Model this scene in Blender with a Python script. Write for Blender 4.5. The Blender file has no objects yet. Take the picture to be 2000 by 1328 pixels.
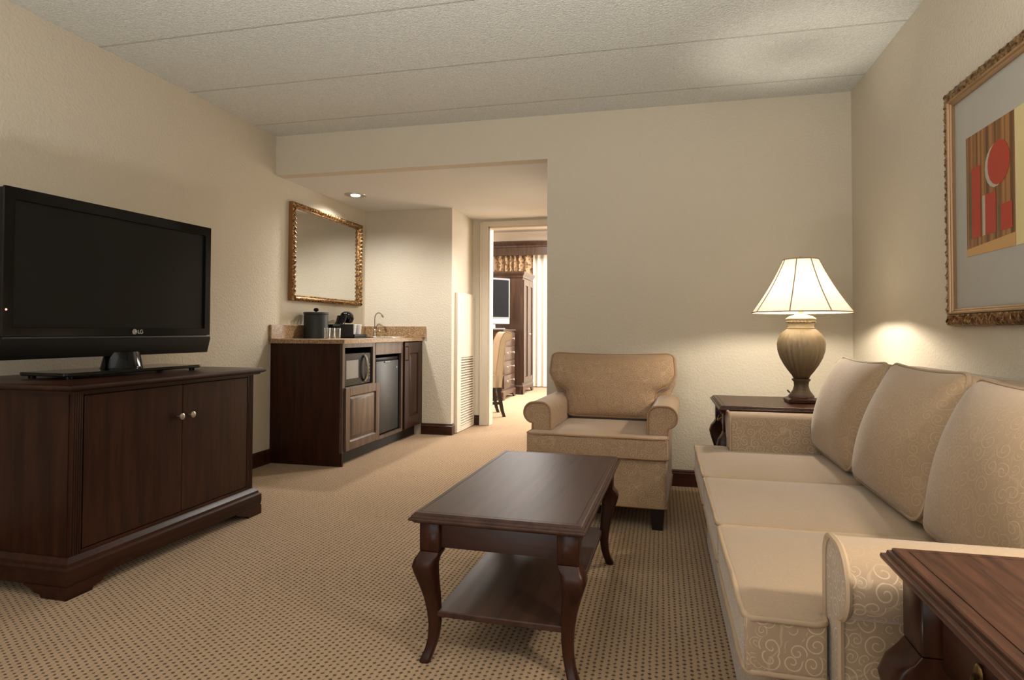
import bpy, bmesh, math, random
from math import sin, cos, pi, radians, sqrt, atan2, exp
from mathutils import Vector, Matrix

random.seed(7)
C = bpy.context.scene.collection
S = bpy.context.scene

# ---------------------------------------------------------------- helpers
class B:
    """collects shapes into one mesh"""
    def __init__(self):
        self.bm = bmesh.new()
        self.uv = self.bm.loops.layers.uv.new('UVMap')
        self.tag = self.bm.faces.layers.int.new('hasuv')
    def face(self, vs, uvs=None, mi=0):
        try:
            f = self.bm.faces.new(vs)
        except ValueError:
            return None
        f.material_index = mi
        if uvs:
            for l, u in zip(f.loops, uvs):
                l[self.uv].uv = u
            f[self.tag] = 1
        return f
    def box(self, x0, x1, y0, y1, z0, z1, bev=0.0, seg=2, mi=0, M=None):
        v = [self.bm.verts.new((x, y, z)) for z in (z0, z1) for y in (y0, y1) for x in (x0, x1)]
        fs = [self.face([v[i] for i in q], mi=mi) for q in
              ((0, 2, 3, 1), (4, 5, 7, 6), (0, 1, 5, 4), (2, 6, 7, 3), (0, 4, 6, 2), (1, 3, 7, 5))]
        if bev > 0:
            es = list({e for f in fs for e in f.edges})
            r = bmesh.ops.bevel(self.bm, geom=es, offset=bev, segments=seg, affect='EDGES', profile=0.5)
            for f in r['faces']:
                f.material_index = mi
            if M:
                vs = list({w for f in r['faces'] for w in f.verts} | {w for w in v if w.is_valid})
                bmesh.ops.transform(self.bm, matrix=M, verts=vs)
        elif M:
            bmesh.ops.transform(self.bm, matrix=M, verts=v)
        return self
    def rings(self, rs, cap0=True, cap1=True, closed=True, mi=0, uv=False):
        """loft between rings (lists of points)"""
        R = [[self.bm.verts.new(p) for p in r] for r in rs]
        n = len(R[0])
        vlen = 0.0
        for a in range(len(R) - 1):
            dl = (Vector(rs[a + 1][0]) - Vector(rs[a][0])).length
            ul = 0.0
            for i in range(n if closed else n - 1):
                j = (i + 1) % n
                du = (Vector(rs[a][j]) - Vector(rs[a][i])).length
                uvs = [(ul, vlen), (ul + du, vlen), (ul + du, vlen + dl), (ul, vlen + dl)] if uv else None
                self.face([R[a][i], R[a][j], R[a + 1][j], R[a + 1][i]], uvs, mi)
                ul += du
            vlen += dl
        if cap0:
            self.face(list(reversed(R[0])), mi=mi)
        if cap1:
            self.face(R[-1], mi=mi)
        return self
    def lathe(self, prof, cx=0, cy=0, n=32, mod=None, cap0=True, cap1=True, mi=0, cz=0):
        rs = []
        for k, (r, z) in enumerate(prof):
            ring = []
            for i in range(n):
                t = 2 * pi * i / n
                rr = r if mod is None else mod(r, z, t)
                ring.append((cx + rr * cos(t), cy + rr * sin(t), cz + z))
            rs.append(ring)
        return self.rings(rs, cap0, cap1, True, mi)
    def rects(self, x0, x1, y0, y1, prof, cap0=True, cap1=True, mi=0):
        """stack of rectangles grown outward by o at height z: table tops, mouldings"""
        rs = [[(x0 - o, y0 - o, z), (x1 + o, y0 - o, z), (x1 + o, y1 + o, z), (x0 - o, y1 + o, z)] for o, z in prof]
        return self.rings(rs, cap0, cap1, True, mi)
    def prism(self, pts, a0, a1, axis='x', mi=0, uv=False, steps=1):
        def P(p, a):
            return {'x': (a, p[0], p[1]), 'y': (p[0], a, p[1]), 'z': (p[0], p[1], a)}[axis]
        rs = [[P(p, a0 + (a1 - a0) * k / steps) for p in pts] for k in range(steps + 1)]
        return self.rings(rs, True, True, True, mi, uv)
    def tube(self, path, r, n=8, closed=False, mi=0):
        P = [Vector(p) for p in path]
        m = len(P)
        rad = r if isinstance(r, (list, tuple)) else [r] * m
        rs = []
        up = None
        for i in range(m):
            if closed:
                t = P[(i + 1) % m] - P[i - 1]
            else:
                t = P[min(i + 1, m - 1)] - P[max(i - 1, 0)]
            t.normalize()
            if up is None:
                up = t.orthogonal().normalized()
            else:
                up = (up - t * up.dot(t))
                up = up.normalized() if up.length > 1e-6 else t.orthogonal().normalized()
            s = t.cross(up)
            rs.append([tuple(P[i] + (up * cos(2 * pi * k / n) + s * sin(2 * pi * k / n)) * rad[i]) for k in range(n)])
        if closed:
            rs.append(rs[0])
            R = [[self.bm.verts.new(p) for p in q] for q in rs[:-1]]
            for a in range(len(R)):
                b = (a + 1) % len(R)
                for k in range(n):
                    self.face([R[a][k], R[a][(k + 1) % n], R[b][(k + 1) % n], R[b][k]], mi=mi)
            return self
        return self.rings(rs, True, True, True, mi)
    def sphere(self, c, r, sx=1, sy=1, sz=1, n=16, m=10, mi=0):
        prof = [(max(1e-4, r * sin(pi * k / m)), -r * cos(pi * k / m)) for k in range(m + 1)]
        rs = [[(c[0] + a * cos(2 * pi * i / n) * sx, c[1] + a * sin(2 * pi * i / n) * sy, c[2] + z * sz) for i in range(n)] for a, z in prof]
        return self.rings(rs, mi=mi)
    def xf(self, M):
        bmesh.ops.transform(self.bm, matrix=M, verts=self.bm.verts[:])
        return self

def finish(b, name, mats, parent=None, smooth=35, world=True, subsurf=0):
    bm = b.bm
    bmesh.ops.remove_doubles(bm, verts=bm.verts[:], dist=1e-6)
    bmesh.ops.recalc_face_normals(bm, faces=bm.faces[:])
    for f in bm.faces:
        if f[b.tag]:
            continue
        n = f.normal
        ax = max(range(3), key=lambda k: abs(n[k]))
        for l in f.loops:
            c = l.vert.co
            l[b.uv].uv = ((c.y, c.z), (c.x, c.z), (c.x, c.y))[ax]
    if parent is not None and world:
        bmesh.ops.translate(bm, verts=bm.verts[:], vec=-Vector(parent['_o']))
    me = bpy.data.meshes.new(name)
    bm.to_mesh(me)
    bm.free()
    for m in (mats if isinstance(mats, (list, tuple)) else [mats]):
        me.materials.append(m)
    if smooth:
        for p in me.polygons:
            p.use_smooth = True
        try:
            me.set_sharp_from_angle(angle=radians(smooth))
        except Exception:
            pass
    o = bpy.data.objects.new(name, me)
    C.objects.link(o)
    if parent is not None:
        o.parent = parent
    if subsurf:
        md = o.modifiers.new('Subdivision', 'SUBSURF')
        md.levels = subsurf
        md.render_levels = subsurf
    return o

def multi(name, boxes, mats, parent, smooth=0, world=True, bev=0.0, sub=None):
    r = []
    for q in boxes:
        o = finish(B().box(*q, bev, 1), name, mats, parent, smooth=smooth or (30 if bev else 0), world=world)
        if sub is not None:
            o.parent = sub
        r.append(o)
    return r

def thing(name, label, cat, loc=(0, 0, 0), rz=0.0, group=None):
    o = bpy.data.objects.new(name, None)
    o.empty_display_size = 0.05
    C.objects.link(o)
    o.location = loc
    o.rotation_euler = (0, 0, rz)
    o['label'] = label
    o['category'] = cat
    o['_o'] = loc
    if group:
        o['group'] = group
    return o

def tag(o, label, cat, group=None):
    o['label'] = label
    o['category'] = cat
    if group:
        o['group'] = group
    return o

def struct(o):
    o['kind'] = 'structure'
    return o

def children(o):
    return [c for c in bpy.data.objects if c.parent == o]

def copy_tree(o, parent=None):
    c = o.copy()
    C.objects.link(c)
    if parent is not None:
        c.parent = parent
    for ch in children(o):
        if ch != c:
            copy_tree(ch, c)
    return c

def lerp(a, b, t):
    return a + (b - a) * t

def interp(tab, x):
    if x <= tab[0][0]:
        return tab[0][1]
    for (x0, y0), (x1, y1) in zip(tab, tab[1:]):
        if x <= x1:
            t = (x - x0) / (x1 - x0)
            t = t * t * (3 - 2 * t)
            return y0 + (y1 - y0) * t
    return tab[-1][1]

def round_poly(pts, r, n=5):
    out = []
    m = len(pts)
    for i in range(m):
        p = Vector(pts[i])
        a = (Vector(pts[i - 1]) - p)
        b = (Vector(pts[(i + 1) % m]) - p)
        rr = min(r, a.length * 0.45, b.length * 0.45)
        a = p + a.normalized() * rr
        b = p + b.normalized() * rr
        for k in range(n + 1):
            t = k / n
            q = a * (1 - t) ** 2 + p * 2 * t * (1 - t) + b * t * t
            out.append(tuple(q))
    return out

def densify(pts, step, closed=True):
    out = []
    m = len(pts)
    for i in range(m if closed else m - 1):
        a, b = Vector(pts[i]), Vector(pts[(i + 1) % m])
        k = max(1, int((b - a).length / step))
        for j in range(k):
            out.append(tuple(a.lerp(b, j / k)))
    if not closed:
        out.append(tuple(pts[-1]))
    return out

# ---------------------------------------------------------------- materials
def srgb(r, g, b):
    f = lambda c: (c / 255) / 12.92 if c / 255 <= 0.04045 else ((c / 255 + 0.055) / 1.055) ** 2.4
    return (f(r), f(g), f(b), 1)

class NT:
    def __init__(self, name):
        self.m = bpy.data.materials.new(name)
        self.m.use_nodes = True
        self.t = self.m.node_tree
        self.bsdf = self.t.nodes['Principled BSDF']
        self.out = self.t.nodes['Material Output']
    def n(self, typ, **kw):
        nd = self.t.nodes.new(typ)
        for k, v in kw.items():
            if k.startswith('i_'):
                key = k[2:].replace('_', ' ')
                nd.inputs[key].default_value = v
            else:
                setattr(nd, k, v)
        return nd
    def l(self, a, b):
        self.t.links.new(a, b)
    def val(self, x, nd, i):
        if isinstance(x, (int, float)):
            nd.inputs[i].default_value = x
        else:
            self.l(x, nd.inputs[i])
    def math(self, op, a, b=0.0, c=0.0, clamp=False):
        nd = self.n('ShaderNodeMath', operation=op)
        nd.use_clamp = clamp
        self.val(a, nd, 0); self.val(b, nd, 1); self.val(c, nd, 2)
        return nd.outputs[0]
    def mix(self, fac, a, b):
        nd = self.n('ShaderNodeMix', data_type='RGBA')
        self.val(fac, nd, 0)
        for x, k in ((a, 6), (b, 7)):
            if isinstance(x, tuple):
                nd.inputs[k].default_value = x
            else:
                self.l(x, nd.inputs[k])
        return nd.outputs[2]
    def sep(self, v):
        nd = self.n('ShaderNodeSeparateXYZ')
        self.l(v, nd.inputs[0])
        return nd.outputs
    def comb(self, x, y, z=0.0):
        nd = self.n('ShaderNodeCombineXYZ')
        self.val(x, nd, 0); self.val(y, nd, 1); self.val(z, nd, 2)
        return nd.outputs[0]
    def smooth(self, x, e0, e1):
        nd = self.n('ShaderNodeMapRange', interpolation_type='SMOOTHSTEP')
        self.val(x, nd, 0)
        nd.inputs[1].default_value = e0
        nd.inputs[2].default_value = e1
        nd.inputs[3].default_value = 0
        nd.inputs[4].default_value = 1
        return nd.outputs[0]
    def coord(self, which='Object'):
        return self.n('ShaderNodeTexCoord').outputs[which]
    def mapping(self, v, scale=(1, 1, 1), rot=(0, 0, 0)):
        nd = self.n('ShaderNodeMapping')
        self.l(v, nd.inputs[0])
        nd.inputs['Scale'].default_value = scale
        nd.inputs['Rotation'].default_value = rot
        return nd.outputs[0]
    def noise(self, v, scale, detail=2, rough=0.5, dist=0.0, out=0):
        nd = self.n('ShaderNodeTexNoise')
        if v is not None:
            self.l(v, nd.inputs['Vector'])
        nd.inputs['Scale'].default_value = scale
        nd.inputs['Detail'].default_value = detail
        nd.inputs['Roughness'].default_value = rough
        nd.inputs['Distortion'].default_value = dist
        return nd.outputs[out]
    def bump(self, h, strength=0.2, dist=0.01):
        nd = self.n('ShaderNodeBump')
        nd.inputs['Strength'].default_value = strength
        nd.inputs['Distance'].default_value = dist
        self.l(h, nd.inputs['Height'])
        self.l(nd.outputs[0], self.bsdf.inputs['Normal'])
    def col(self, c):
        if isinstance(c, tuple):
            self.bsdf.inputs['Base Color'].default_value = c
        else:
            self.l(c, self.bsdf.inputs['Base Color'])
    def set(self, **kw):
        for k, v in kw.items():
            self.bsdf.inputs[k.replace('_', ' ')].default_value = v
        return self

def plain(name, c, rough=0.5, metal=0.0, noise=0.04, spec=0.5, coat=0.0):
    t = NT(name)
    v = t.coord()
    f = t.noise(v, 14, 3)
    dark = tuple(x * (1 - noise * 2) for x in c[:3]) + (1,)
    t.col(t.mix(f, c, dark))
    t.set(Roughness=rough, Metallic=metal)
    t.bsdf.inputs['Specular IOR Level'].default_value = spec
    t.bsdf.inputs['Coat Weight'].default_value = coat
    return t.m

def wall_mat(name, c, bump=0.35, scale=75):
    t = NT(name)
    v = t.coord('Object')
    a = t.noise(v, scale, 3, 0.55)
    b = t.noise(v, 1.3, 2)
    c2 = tuple(x * 0.94 for x in c[:3]) + (1,)
    t.col(t.mix(b, c, c2))
    t.set(Roughness=0.75)
    t.bsdf.inputs['Specular IOR Level'].default_value = 0.25
    t.bump(a, bump, 0.012)
    return t.m

def ceiling_mat():
    t = NT('popcorn_ceiling')
    v = t.coord('Object')
    a = t.noise(v, 110, 3, 0.7)
    b = t.n('ShaderNodeTexVoronoi', feature='F1'); b.inputs['Scale'].default_value = 95
    t.l(v, b.inputs['Vector'])
    h = t.math('SUBTRACT', a, t.math('MULTIPLY', b.outputs['Distance'], 0.8))
    y = t.sep(v)[1]
    s = t.math('FRACT', t.math('DIVIDE', t.math('SUBTRACT', y, 3.231 - 6.29), 0.629))
    d = t.math('MULTIPLY', t.math('MINIMUM', s, t.math('SUBTRACT', 1.0, s)), 0.629)
    seam = t.math('SUBTRACT', 1.0, t.smooth(d, 0.002, 0.012))
    base = t.mix(t.smooth(a, 0.3, 0.75), srgb(206, 208, 202), srgb(228, 230, 224))
    col = t.mix(t.math('MULTIPLY', seam, 0.35), base, srgb(120, 114, 104))
    t.col(col)
    t.set(Roughness=0.95)
    t.bsdf.inputs['Specular IOR Level'].default_value = 0.05
    t.bump(t.math('SUBTRACT', h, t.math('MULTIPLY', seam, 0.5)), 0.6, 0.010)
    return t.m

def carpet_mat(name='loop_carpet', dots=True):
    t = NT(name)
    v = t.coord('Object')
    wob = t.noise(v, 38, 2, 0.5, 0, 1)
    nd = t.n('ShaderNodeVectorMath', operation='MULTIPLY_ADD')
    t.l(wob, nd.inputs[0]); nd.inputs[1].default_value = (0.009, 0.010, 0); t.l(v, nd.inputs[2])
    x, y, z = t.sep(nd.outputs[0])
    px, py = 0.0198, 0.0222
    u = t.math('DIVIDE', x, px)
    colid = t.math('FLOOR', u)
    par = t.math('MULTIPLY', t.math('FRACT', t.math('MULTIPLY', colid, 0.5)), 1.0)
    w = t.math('ADD', t.math('DIVIDE', y, py), par)
    fu = t.math('SUBTRACT', t.math('FRACT', u), 0.5)
    fw = t.math('SUBTRACT', t.math('FRACT', w), 0.5)
    du = t.math('DIVIDE', t.math('MULTIPLY', fu, px), 0.0054)
    dw = t.math('DIVIDE', t.math('MULTIPLY', fw, py), 0.0046)
    d = t.math('SQRT', t.math('ADD', t.math('MULTIPLY', du, du), t.math('MULTIPLY', dw, dw)))
    rn = t.noise(v, 90, 2)
    d = t.math('ADD', d, t.math('MULTIPLY', t.math('SUBTRACT', rn, 0.5), 0.9))
    dot = t.math('SUBTRACT', 1.0, t.smooth(d, 0.65, 1.15))
    rib = t.math('ABSOLUTE', fu)
    fine = t.noise(v, 420, 2, 0.7)
    big = t.noise(v, 3.2, 3)
    base = t.mix(t.math('MULTIPLY', fine, 1.0), srgb(142, 114, 85), srgb(197, 168, 134))
    base = t.mix(t.math('MULTIPLY', big, 0.35), base, srgb(148, 123, 94))
    base = t.mix(t.math('MULTIPLY', t.math('SUBTRACT', 1.0, t.smooth(rib, 0.05, 0.2)), 0.28), base, srgb(96, 72, 48))
    t.col(t.mix(t.math('MULTIPLY', dot, 0.9), base, srgb(58, 36, 18)))
    t.set(Roughness=1.0)
    t.bsdf.inputs['Specular IOR Level'].default_value = 0.0
    t.bsdf.inputs['Sheen Weight'].default_value = 0.15
    h = t.math('SUBTRACT', t.math('MULTIPLY', fine, 0.5), dot)
    t.bump(h, 0.6, 0.006)
    return t.m

def wood(name, dark, light, axis=0, rough=0.36, coat=0.18, freq=1.0, spec=0.22):
    t = NT(name)
    v = t.coord('Object')
    sc = [9, 9, 9]
    sc[axis] = 0.7
    mv = t.mapping(v, tuple(q * freq for q in sc))
    g = t.noise(mv, 3.0, 6, 0.62, 0.6)
    sc2 = [160, 160, 160]
    sc2[axis] = 4
    f = t.noise(t.mapping(v, tuple(sc2)), 1.0, 3, 0.6)
    k = t.math('ADD', t.math('MULTIPLY', t.smooth(g, 0.3, 0.72), 0.75), t.math('MULTIPLY', f, 0.3))
    t.col(t.mix(k, dark, light))
    t.set(Roughness=rough)
    t.bsdf.inputs['Specular IOR Level'].default_value = spec
    t.bsdf.inputs['Coat Weight'].default_value = coat * .5
    t.bsdf.inputs['Coat Roughness'].default_value = 0.25
    t.bump(f, 0.05, 0.002)
    return t.m

def scroll_fabric(name, base, line, size=0.058, amt=0.75, top=0.25, sheen=0.3):
    """woven upholstery with a scrolling vine pattern; the pattern is faded on upward faces, as under glancing light"""
    t = NT(name)
    uv = t.coord('UV')
    wob = t.noise(uv, 11, 2, 0.5, 0, 1)
    nd = t.n('ShaderNodeVectorMath', operation='MULTIPLY_ADD')
    t.l(wob, nd.inputs[0]); nd.inputs[1].default_value = (0.022, 0.022, 0); t.l(uv, nd.inputs[2])
    def layer(size, off):
        p = t.mapping(nd.outputs[0], (1 / size, 1 / size, 1))
        p.node.inputs['Location'].default_value = (off, off * 1.7, 0)
        vo = t.n('ShaderNodeTexVoronoi', voronoi_dimensions='2D', feature='F1')
        vo.inputs['Scale'].default_value = 1.0
        vo.inputs['Randomness'].default_value = 0.72
        t.l(p, vo.inputs['Vector'])
        df = t.n('ShaderNodeVectorMath', operation='SUBTRACT')
        t.l(p, df.inputs[0]); t.l(vo.outputs['Position'], df.inputs[1])
        x, y, _ = t.sep(df.outputs[0])
        cr = t.n('ShaderNodeSeparateColor'); t.l(vo.outputs['Color'], cr.inputs[0])
        sgn = t.math('SUBTRACT', t.math('MULTIPLY', t.math('GREATER_THAN', cr.outputs[0], 0.5), 2.0), 1.0)
        th = t.math('DIVIDE', t.math('ARCTAN2', t.math('MULTIPLY', y, sgn), x), 2 * pi)
        r = vo.outputs['Distance']
        sp = t.math('ADD', t.math('ADD', t.math('MULTIPLY', r, 4.0), th), cr.outputs[1])
        f = t.math('ABSOLUTE', t.math('SUBTRACT', t.math('FRACT', sp), 0.5))
        ln = t.math('SUBTRACT', 1.0, t.smooth(f, 0.065, 0.135))
        mask = t.math('MULTIPLY', t.math('SUBTRACT', 1.0, t.smooth(r, 0.44, 0.5)), t.smooth(r, 0.03, 0.09))
        return t.math('MULTIPLY', ln, mask), r
    a, r1 = layer(size, 0.0)
    a2, _r = layer(size * .62, 3.7)
    a = t.math('MAXIMUM', a, t.math('MULTIPLY', a2, t.smooth(r1, 0.47, 0.54)))
    n1 = t.noise(uv, 0.42 / size, 1, 0.4)
    stem = t.math('SUBTRACT', 1.0, t.smooth(t.math('ABSOLUTE', t.math('SUBTRACT', n1, 0.5)), 0.004, 0.010))
    pat = t.math('MAXIMUM', a, t.math('MULTIPLY', stem, 0.45))
    weave = t.noise(t.mapping(uv, (900, 260, 1)), 1.0, 2, 0.6)
    fuzz = t.noise(uv, 30, 3)
    nz = t.sep(t.n('ShaderNodeNewGeometry').outputs['Normal'])[2]
    fade = t.math('SUBTRACT', 1.0, t.math('MULTIPLY', t.smooth(nz, 0.35, 0.85), 1 - top))  # glancing light put into the colour: weaker pattern on upward faces
    k = t.math('MULTIPLY', t.math('MULTIPLY', pat, amt), fade)
    d = tuple(q * 0.82 for q in base[:3]) + (1,)
    bc = t.mix(weave, d, base)
    bc = t.mix(t.math('MULTIPLY', fuzz, 0.35), bc, tuple(q * 0.85 for q in base[:3]) + (1,))
    t.col(t.mix(k, bc, line))
    t.set(Roughness=0.85)
    t.bsdf.inputs['Specular IOR Level'].default_value = 0.2
    t.bsdf.inputs['Sheen Weight'].default_value = sheen
    t.bsdf.inputs['Sheen Roughness'].default_value = 0.4
    t.bump(t.math('ADD', weave, t.math('MULTIPLY', pat, 0.6)), 0.18, 0.002)
    return t.m

def granite_mat():
    t = NT('speckled_granite')
    v = t.coord('Object')
    vo = t.n('ShaderNodeTexVoronoi', feature='F1'); vo.inputs['Scale'].default_value = 130
    t.l(v, vo.inputs['Vector'])
    cr = t.n('ShaderNodeSeparateColor'); t.l(vo.outputs['Color'], cr.inputs[0])
    rp = t.n('ShaderNodeValToRGB')
    rp.color_ramp.interpolation = 'CONSTANT'
    e = rp.color_ramp.elements
    e[0].position = 0; e[0].color = srgb(70, 52, 36)
    e[1].position = 0.16; e[1].color = srgb(172, 142, 106)
    for p, c in ((0.42, srgb(146, 114, 80)), (0.66, srgb(190, 166, 130)), (0.80, srgb(108, 78, 52))):
        q = e.new(p); q.color = c
    t.l(cr.outputs[0], rp.inputs[0])
    t.col(t.mix(t.noise(v, 300, 2), rp.outputs[0], srgb(150, 122, 90)))
    t.set(Roughness=0.35)
    return t.m

def gold_mat(name='antique_gold', c=srgb(186, 146, 94), d=srgb(74, 48, 26)):
    t = NT(name)
    v = t.coord('Object')
    a = t.noise(v, 60, 3, 0.6)
    t.col(t.mix(t.smooth(a, 0.35, 0.7), d, c))
    t.set(Roughness=0.34, Metallic=0.75)
    t.bump(t.noise(v, 170, 3), 0.5, 0.004)
    return t.m

def glass_mat(name):
    t = NT(name)
    v = t.coord()
    tr = t.n('ShaderNodeBsdfTransparent'); tr.inputs[0].default_value = (.93, .94, .93, 1)
    gl = t.n('ShaderNodeBsdfGlossy'); gl.inputs[0].default_value = (1, 1, 1, 1)
    t.l(t.math('ADD', t.math('MULTIPLY', t.noise(v, 20, 1), .02), .02), gl.inputs['Roughness'])
    lw = t.n('ShaderNodeLayerWeight'); lw.inputs[0].default_value = .35
    mx = t.n('ShaderNodeMixShader')
    t.l(t.math('ADD', t.math('MULTIPLY', lw.outputs['Facing'], .75), .06), mx.inputs[0])
    t.l(tr.outputs[0], mx.inputs[1]); t.l(gl.outputs[0], mx.inputs[2])
    t.l(mx.outputs[0], t.out.inputs['Surface'])
    return t.m

def emit(name, c, s):
    t = NT(name)
    t.col(c)
    t.bsdf.inputs['Emission Color'].default_value = c
    t.bsdf.inputs['Emission Strength'].default_value = s
    return t.m

def shade_mat():
    t = NT('lampshade_fabric')
    v = t.coord('Object')
    z = t.sep(v)[2]
    weave = t.noise(t.mapping(v, (400, 400, 60)), 1.0, 2)
    tr = t.n('ShaderNodeBsdfTranslucent'); tr.inputs[0].default_value = (0.9, 0.80, 0.62, 1)
    df = t.n('ShaderNodeBsdfDiffuse'); df.inputs[0].default_value = (0.80, 0.74, 0.62, 1)
    mx = t.n('ShaderNodeMixShader'); mx.inputs[0].default_value = 0.055
    t.l(df.outputs[0], mx.inputs[1]); t.l(tr.outputs[0], mx.inputs[2])
    em = t.n('ShaderNodeEmission'); em.inputs[0].default_value = (1.0, 0.90, 0.72, 1)
    em.inputs[1].default_value = 0.36
    ad = t.n('ShaderNodeAddShader')
    t.l(mx.outputs[0], ad.inputs[0]); t.l(em.outputs[0], ad.inputs[1])
    t.l(ad.outputs[0], t.out.inputs['Surface'])
    return t.m

def drape_pattern_mat():
    t = NT('damask_drape')
    uv = t.coord('UV')
    p = t.mapping(uv, (7, 7, 1), (0, 0, radians(45)))
    x, y, _ = t.sep(p)
    a = t.math('ABSOLUTE', t.math('SUBTRACT', t.math('FRACT', x), 0.5))
    b = t.math('ABSOLUTE', t.math('SUBTRACT', t.math('FRACT', y), 0.5))
    k = t.smooth(t.math('MINIMUM', a, b), 0.05, 0.12)
    n = t.smooth(t.noise(uv, 26, 3), 0.42, 0.6)
    t.col(t.mix(t.math('MULTIPLY', k, n), srgb(150, 120, 86), srgb(78, 54, 34)))
    t.set(Roughness=0.8)
    return t.m

def sheer_mat():
    t = NT('sheer_curtain')
    v = t.coord('Object')
    t.col(t.mix(t.noise(v, 50, 2), srgb(238, 230, 216), srgb(222, 212, 196)))
    t.set(Roughness=0.9)
    t.bsdf.inputs['Transmission Weight'].default_value = 0.0
    tr = t.n('ShaderNodeBsdfTranslucent'); tr.inputs[0].default_value = srgb(240, 232, 218)
    mx = t.n('ShaderNodeMixShader'); mx.inputs[0].default_value = 0.35
    t.l(t.bsdf.outputs[0], mx.inputs[1]); t.l(tr.outputs[0], mx.inputs[2])
    t.l(mx.outputs[0], t.out.inputs['Surface'])
    return t.m

def screen_mat():
    t = NT('tv_screen')
    v = t.coord('Object')
    t.col(t.mix(t.noise(v, 3, 1), srgb(14, 14, 13), srgb(20, 20, 18)))
    t.set(Roughness=0.36)
    t.bsdf.inputs['Specular IOR Level'].default_value = 0.2
    return t.m

def print_mat():
    t = NT('print_background')
    v = t.coord('Object')
    y = t.sep(v)[1]
    n = t.n('ShaderNodeTexNoise', noise_dimensions='1D')
    t.l(y, n.inputs['W']); n.inputs['Scale'].default_value = 38; n.inputs['Detail'].default_value = 1
    g = t.noise(t.mapping(v, (1, 30, 3)), 2, 3)
    c = t.mix(t.smooth(n.outputs[0], 0.35, 0.65), srgb(84, 50, 22), srgb(168, 116, 62))
    t.col(t.mix(t.math('MULTIPLY', g, 0.5), c, srgb(120, 78, 40)))
    t.set(Roughness=0.4)
    return t.m

M = {}
M['wall'] = wall_mat('beige_wall', srgb(209, 199, 180))
M['wall_bed'] = wall_mat('pale_bedroom_wall', srgb(225, 212, 196), 0.15)
M['soffit'] = wall_mat('smooth_soffit', srgb(222, 221, 217), 0.08, 60)
M['ceil'] = ceiling_mat()
M['carpet'] = carpet_mat()
W_D, W_L = srgb(27, 13, 8), srgb(63, 32, 19)
M['wx'] = wood('espresso_wood_x', W_D, W_L, 0)
M['wy'] = wood('espresso_wood_y', W_D, W_L, 1)
M['wz'] = wood('espresso_wood_z', W_D, W_L, 2)
M['top'] = wood('table_top_wood', srgb(44, 28, 21), srgb(74, 50, 40), 1, 0.42, 0.0, 1.0, 0.22)
M['topend'] = wood('end_table_top_wood', srgb(36, 20, 14), srgb(78, 48, 34), 1, 0.38, 0.1, 3.0)
M['bar'] = wood('bar_front_wood', srgb(66, 51, 42), srgb(108, 90, 77), 2, 0.33, 0.4)
M['trim'] = wood('dark_trim_wood', srgb(38, 20, 12), srgb(70, 40, 26), 0, 0.35, 0.2)
M['toekick'] = plain('toe_kick_black', srgb(28, 20, 15), 0.6)
M['black'] = plain('black_plastic', srgb(12, 12, 13), 0.35, spec=.15)
M['gloss'] = plain('gloss_black', srgb(7, 7, 8), 0.1, spec=0.3)
M['satin'] = plain('satin_black', srgb(9, 9, 10), 0.45, spec=.25)
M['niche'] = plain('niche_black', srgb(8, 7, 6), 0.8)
M['screen'] = screen_mat()
M['darkscreen'] = plain('dark_screen', srgb(12, 13, 15), 0.6, spec=.08)
M['bezelgrey'] = plain('grey_bezel', srgb(84, 84, 84), 0.4)
M['fridge'] = plain('fridge_charcoal', srgb(44, 47, 48), 0.4)
M['leather'] = plain('bucket_black_leather', srgb(26, 29, 30), 0.5)
M['chrome'] = plain('brushed_chrome', srgb(200, 196, 188), 0.18, 1.0, 0.01)
M['silver'] = plain('silver_plastic', srgb(128, 130, 132), 0.4, 0.2)
M['logo'] = plain('logo_silver', srgb(190, 186, 178), 0.4, 0.1)
M['nickel'] = plain('brushed_nickel', srgb(196, 188, 176), 0.3, 0.9, 0.02)
M['brass'] = plain('aged_brass', srgb(120, 96, 60), 0.35, 0.9, 0.05)
M['granite'] = granite_mat()
M['gold'] = gold_mat()
M['goldedge'] = plain('gold_painted_edge', srgb(150, 104, 54), 0.4, 0.35)
M['silvergold'] = gold_mat('champagne_gilt', srgb(184, 150, 108), srgb(98, 70, 44))
M['champagne'] = plain('champagne_fillet', srgb(160, 128, 94), 0.35, 0.5, 0.03)
M['mirror'] = plain('mirror_glass', srgb(225, 225, 222), 0.015, 1.0, 0.0)
M['cream'] = plain('cream_paint', srgb(216, 206, 187), 0.45)
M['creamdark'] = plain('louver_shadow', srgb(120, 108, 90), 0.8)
M['casing'] = plain('casing_paint', srgb(210, 199, 180), 0.45)
M['sofa'] = scroll_fabric('sofa_scroll_fabric', srgb(164, 140, 114), srgb(214, 194, 162), 0.045, 0.50, 0.12)
M['chair'] = scroll_fabric('armchair_scroll_fabric', srgb(167, 138, 109), srgb(205, 177, 143), 0.044, 0.6, 0.12)
M['sofaback'] = scroll_fabric('sofa_back_lit_fabric', srgb(166, 140, 111), srgb(202, 176, 140), 0.044, 0.32, 0.12)  # sofa fabric with the light on the back cushions put into its colour
M['sofaw'] = plain('sofa_piping', srgb(168, 144, 116), 0.85)
M['chairw'] = plain('armchair_piping', srgb(156, 122, 90), 0.85)
M['legdark'] = plain('dark_leg', srgb(26, 15, 10), 0.4)
M['urn'] = None
M['shade'] = shade_mat()
M['shadetrim'] = plain('shade_trim', srgb(176, 150, 112), 0.7)
M['glass'] = glass_mat('clear_glass')
M['cup'] = plain('white_wrapped_cup', srgb(206, 208, 208), 0.4)
M['bulb'] = emit('downlight_bulb', (1, 0.93, 0.8, 1), 3)
M['mat'] = plain('picture_mat', srgb(176, 171, 160), 0.7, 0, 0.05)
M['print'] = print_mat()
M['red'] = plain('print_red', srgb(172, 50, 28), 0.4)
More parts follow.
